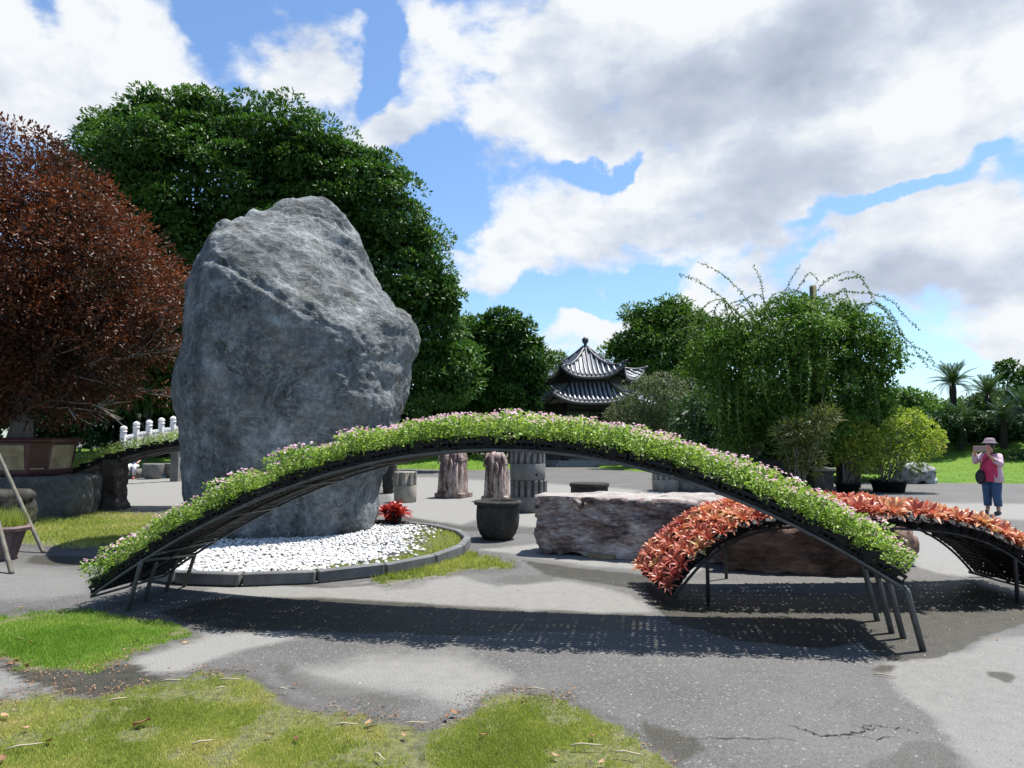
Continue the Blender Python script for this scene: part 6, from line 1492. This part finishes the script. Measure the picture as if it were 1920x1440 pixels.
for i, (x, y, L, a) in enumerate([(220, 1322, .10, .6), (45, 1412, .16, .5), (430, 1284, .14, .1), (415, 1300, .05, .6), (650, 1370, .12, .05), (780, 1368, .14, .1), (1100, 1410, .16, .0), (1005, 1302, .12, -.2), (1660, 1270, .14, -.5), (530, 1302, .06, -.1), (712, 1432, .10, -.9), (320, 1286, .12, .2), (380, 1404, .10, .5), (1180, 1426, .14, -.3)]):
    g = gnd(x, y); z = .012+(.022 if x < 1250 and y > 1280 else 0); o = link('twig', MB().tube([(-L/2, 0, 0), (-L/6, L*.04, .006), (L/6, -.01*L, .004), (L/2, L*.03, .0)], [.0045, .005, .004, .0025], 5).mesh('twig', TW, 'all'), loc=(g.x, g.y, z), rot=(0, 0, a)); tag(o, 'dry straw coloured twig lying in the foreground', 'twig', 'dry twigs on the ground')
# scattered grit and petals
def grit():
    n = 2600; X = rng.uniform(-5, 7, n); Y = 3+rng.random(n)**1.4*9; r = rng.uniform(.002, .006, n)*(1+(rng.random(n) > .97)*1.2)
    px, py = px_of(X, Y); extra = 70; ex = rng.normal(0, 1, (extra, 2)); q = np.array([gnd(888+e[0]*22, 1312+e[1]*9)[:2] for e in ex]); X = np.r_[X, q[:, 0]]; Y = np.r_[Y, q[:, 1]]; r = np.r_[r, rng.uniform(.004, .009, extra)]; n = len(X)
    o = np.array([[1, 0, 0], [-.5, .8, 0], [-.5, -.8, 0], [0, 0, 1.]]); V = (np.stack([X, Y, np.full(n, .001)], -1)[:, None]+o[None]*r[:, None, None]).reshape(-1, 3); b = (np.arange(n)*4)[:, None]
    Fc = np.concatenate([b+np.array([[0, 1, 3]]), b+np.array([[1, 2, 3]]), b+np.array([[2, 0, 3]])], 1).reshape(-1, 3); rn = np.where(np.arange(n) >= n-extra, 0.0, rng.random(n))
    m, nt, b_, _ = new_mat('grit'); a = nd(nt, 'ShaderNodeAttribute', attribute_name='rnd'); nt.links.new(ramp(nt, a.outputs['Fac'], [(0, (.02, .02, .02)), (.4, (.07, .065, .06)), (1, (.38, .36, .32))]), b_.inputs['Base Color'])
    o = link('grit', np_mesh('grit', V, Fc, m, np.repeat(rn, 4)), kind='stuff'); tag(o, 'small grit and crumbs scattered over the asphalt', 'grit')
grit()
def litter():
    # crumbled leaf litter collecting along the grass margins
    n = 60000; X = rng.uniform(-5.5, 2, n); Y = rng.uniform(2.9, 6.6, n); px, py = px_of(X, Y); G = np.full(n, -99.)
    for q in ('front', 'front_b', 'left'): G = np.maximum(G, poly_sd(px+fbm2(X, Y, 2.2, 5, 3)*F/np.maximum(Y, 2)*.09, py, GRASS[q])*Y/F)
    k = (np.abs(G+.02) < .09*rng.random(n)**1.5) & (fbm2(X, Y, 1.5, 4, 41) > .02); X = X[k][:1500]; Y = Y[k][:1500]; n = len(X)
    P = np.stack([X, Y, rng.uniform(.003, .02, n)], -1); A = unit(np.stack([rng.normal(0, 1, n), rng.normal(0, 1, n), rng.normal(0, .25, n)], -1)); Nn = unit(np.stack([rng.normal(0, .4, n), rng.normal(0, .4, n), np.ones(n)], -1))
    o = link('leaf_litter', leaf_mesh('leaf_litter', P, A, Nn, rng.uniform(.008, .03, n), rng.uniform(.005, .013, n), LFM), kind='stuff'); tag(o, 'crumbled brown leaf litter along the edges of the grass', 'leaf litter')
litter()
# broken crack in the asphalt at the lower right
def crack(pts, w, lab):
    Pt = [gnd(x, y) for x, y in pts]; fine = []
    for a, b in zip(Pt[:-1], Pt[1:]):
        for i in range(6): q = a.lerp(b, i/6); fine.append(q+Vector((random.gauss(0, .008), random.gauss(0, .012), 0)))
    V = []; 
    for i, p in enumerate(fine): ww = w*random.uniform(.3, 1.4)*math.sin(math.pi*(i+.5)/len(fine))**.4; V += [(p.x, p.y-ww/2, .0045), (p.x, p.y+ww/2, .0045)]
    o = link('asphalt_crack', MB().add(V, [(i*2, i*2+2, i*2+3, i*2+1) for i in range(len(fine)-1)]).mesh('asphalt_crack', CRK), kind='structure')
CRK = solid('crack_dark', (.03, .03, .03), .95, .4, 20, .3)
crack([(1478, 1362), (1510, 1368), (1530, 1378), (1560, 1381), (1600, 1377), (1625, 1370), (1640, 1366)], .016, 0)
crack([(1600, 1362), (1640, 1360), (1670, 1366), (1700, 1368), (1725, 1377)], .010, 0)
crack([(1590, 1378), (1640, 1386), (1690, 1380)], .008, 0)
crack([(1290, 1384), (1380, 1386), (1450, 1384), (1500, 1390)], .008, 0)
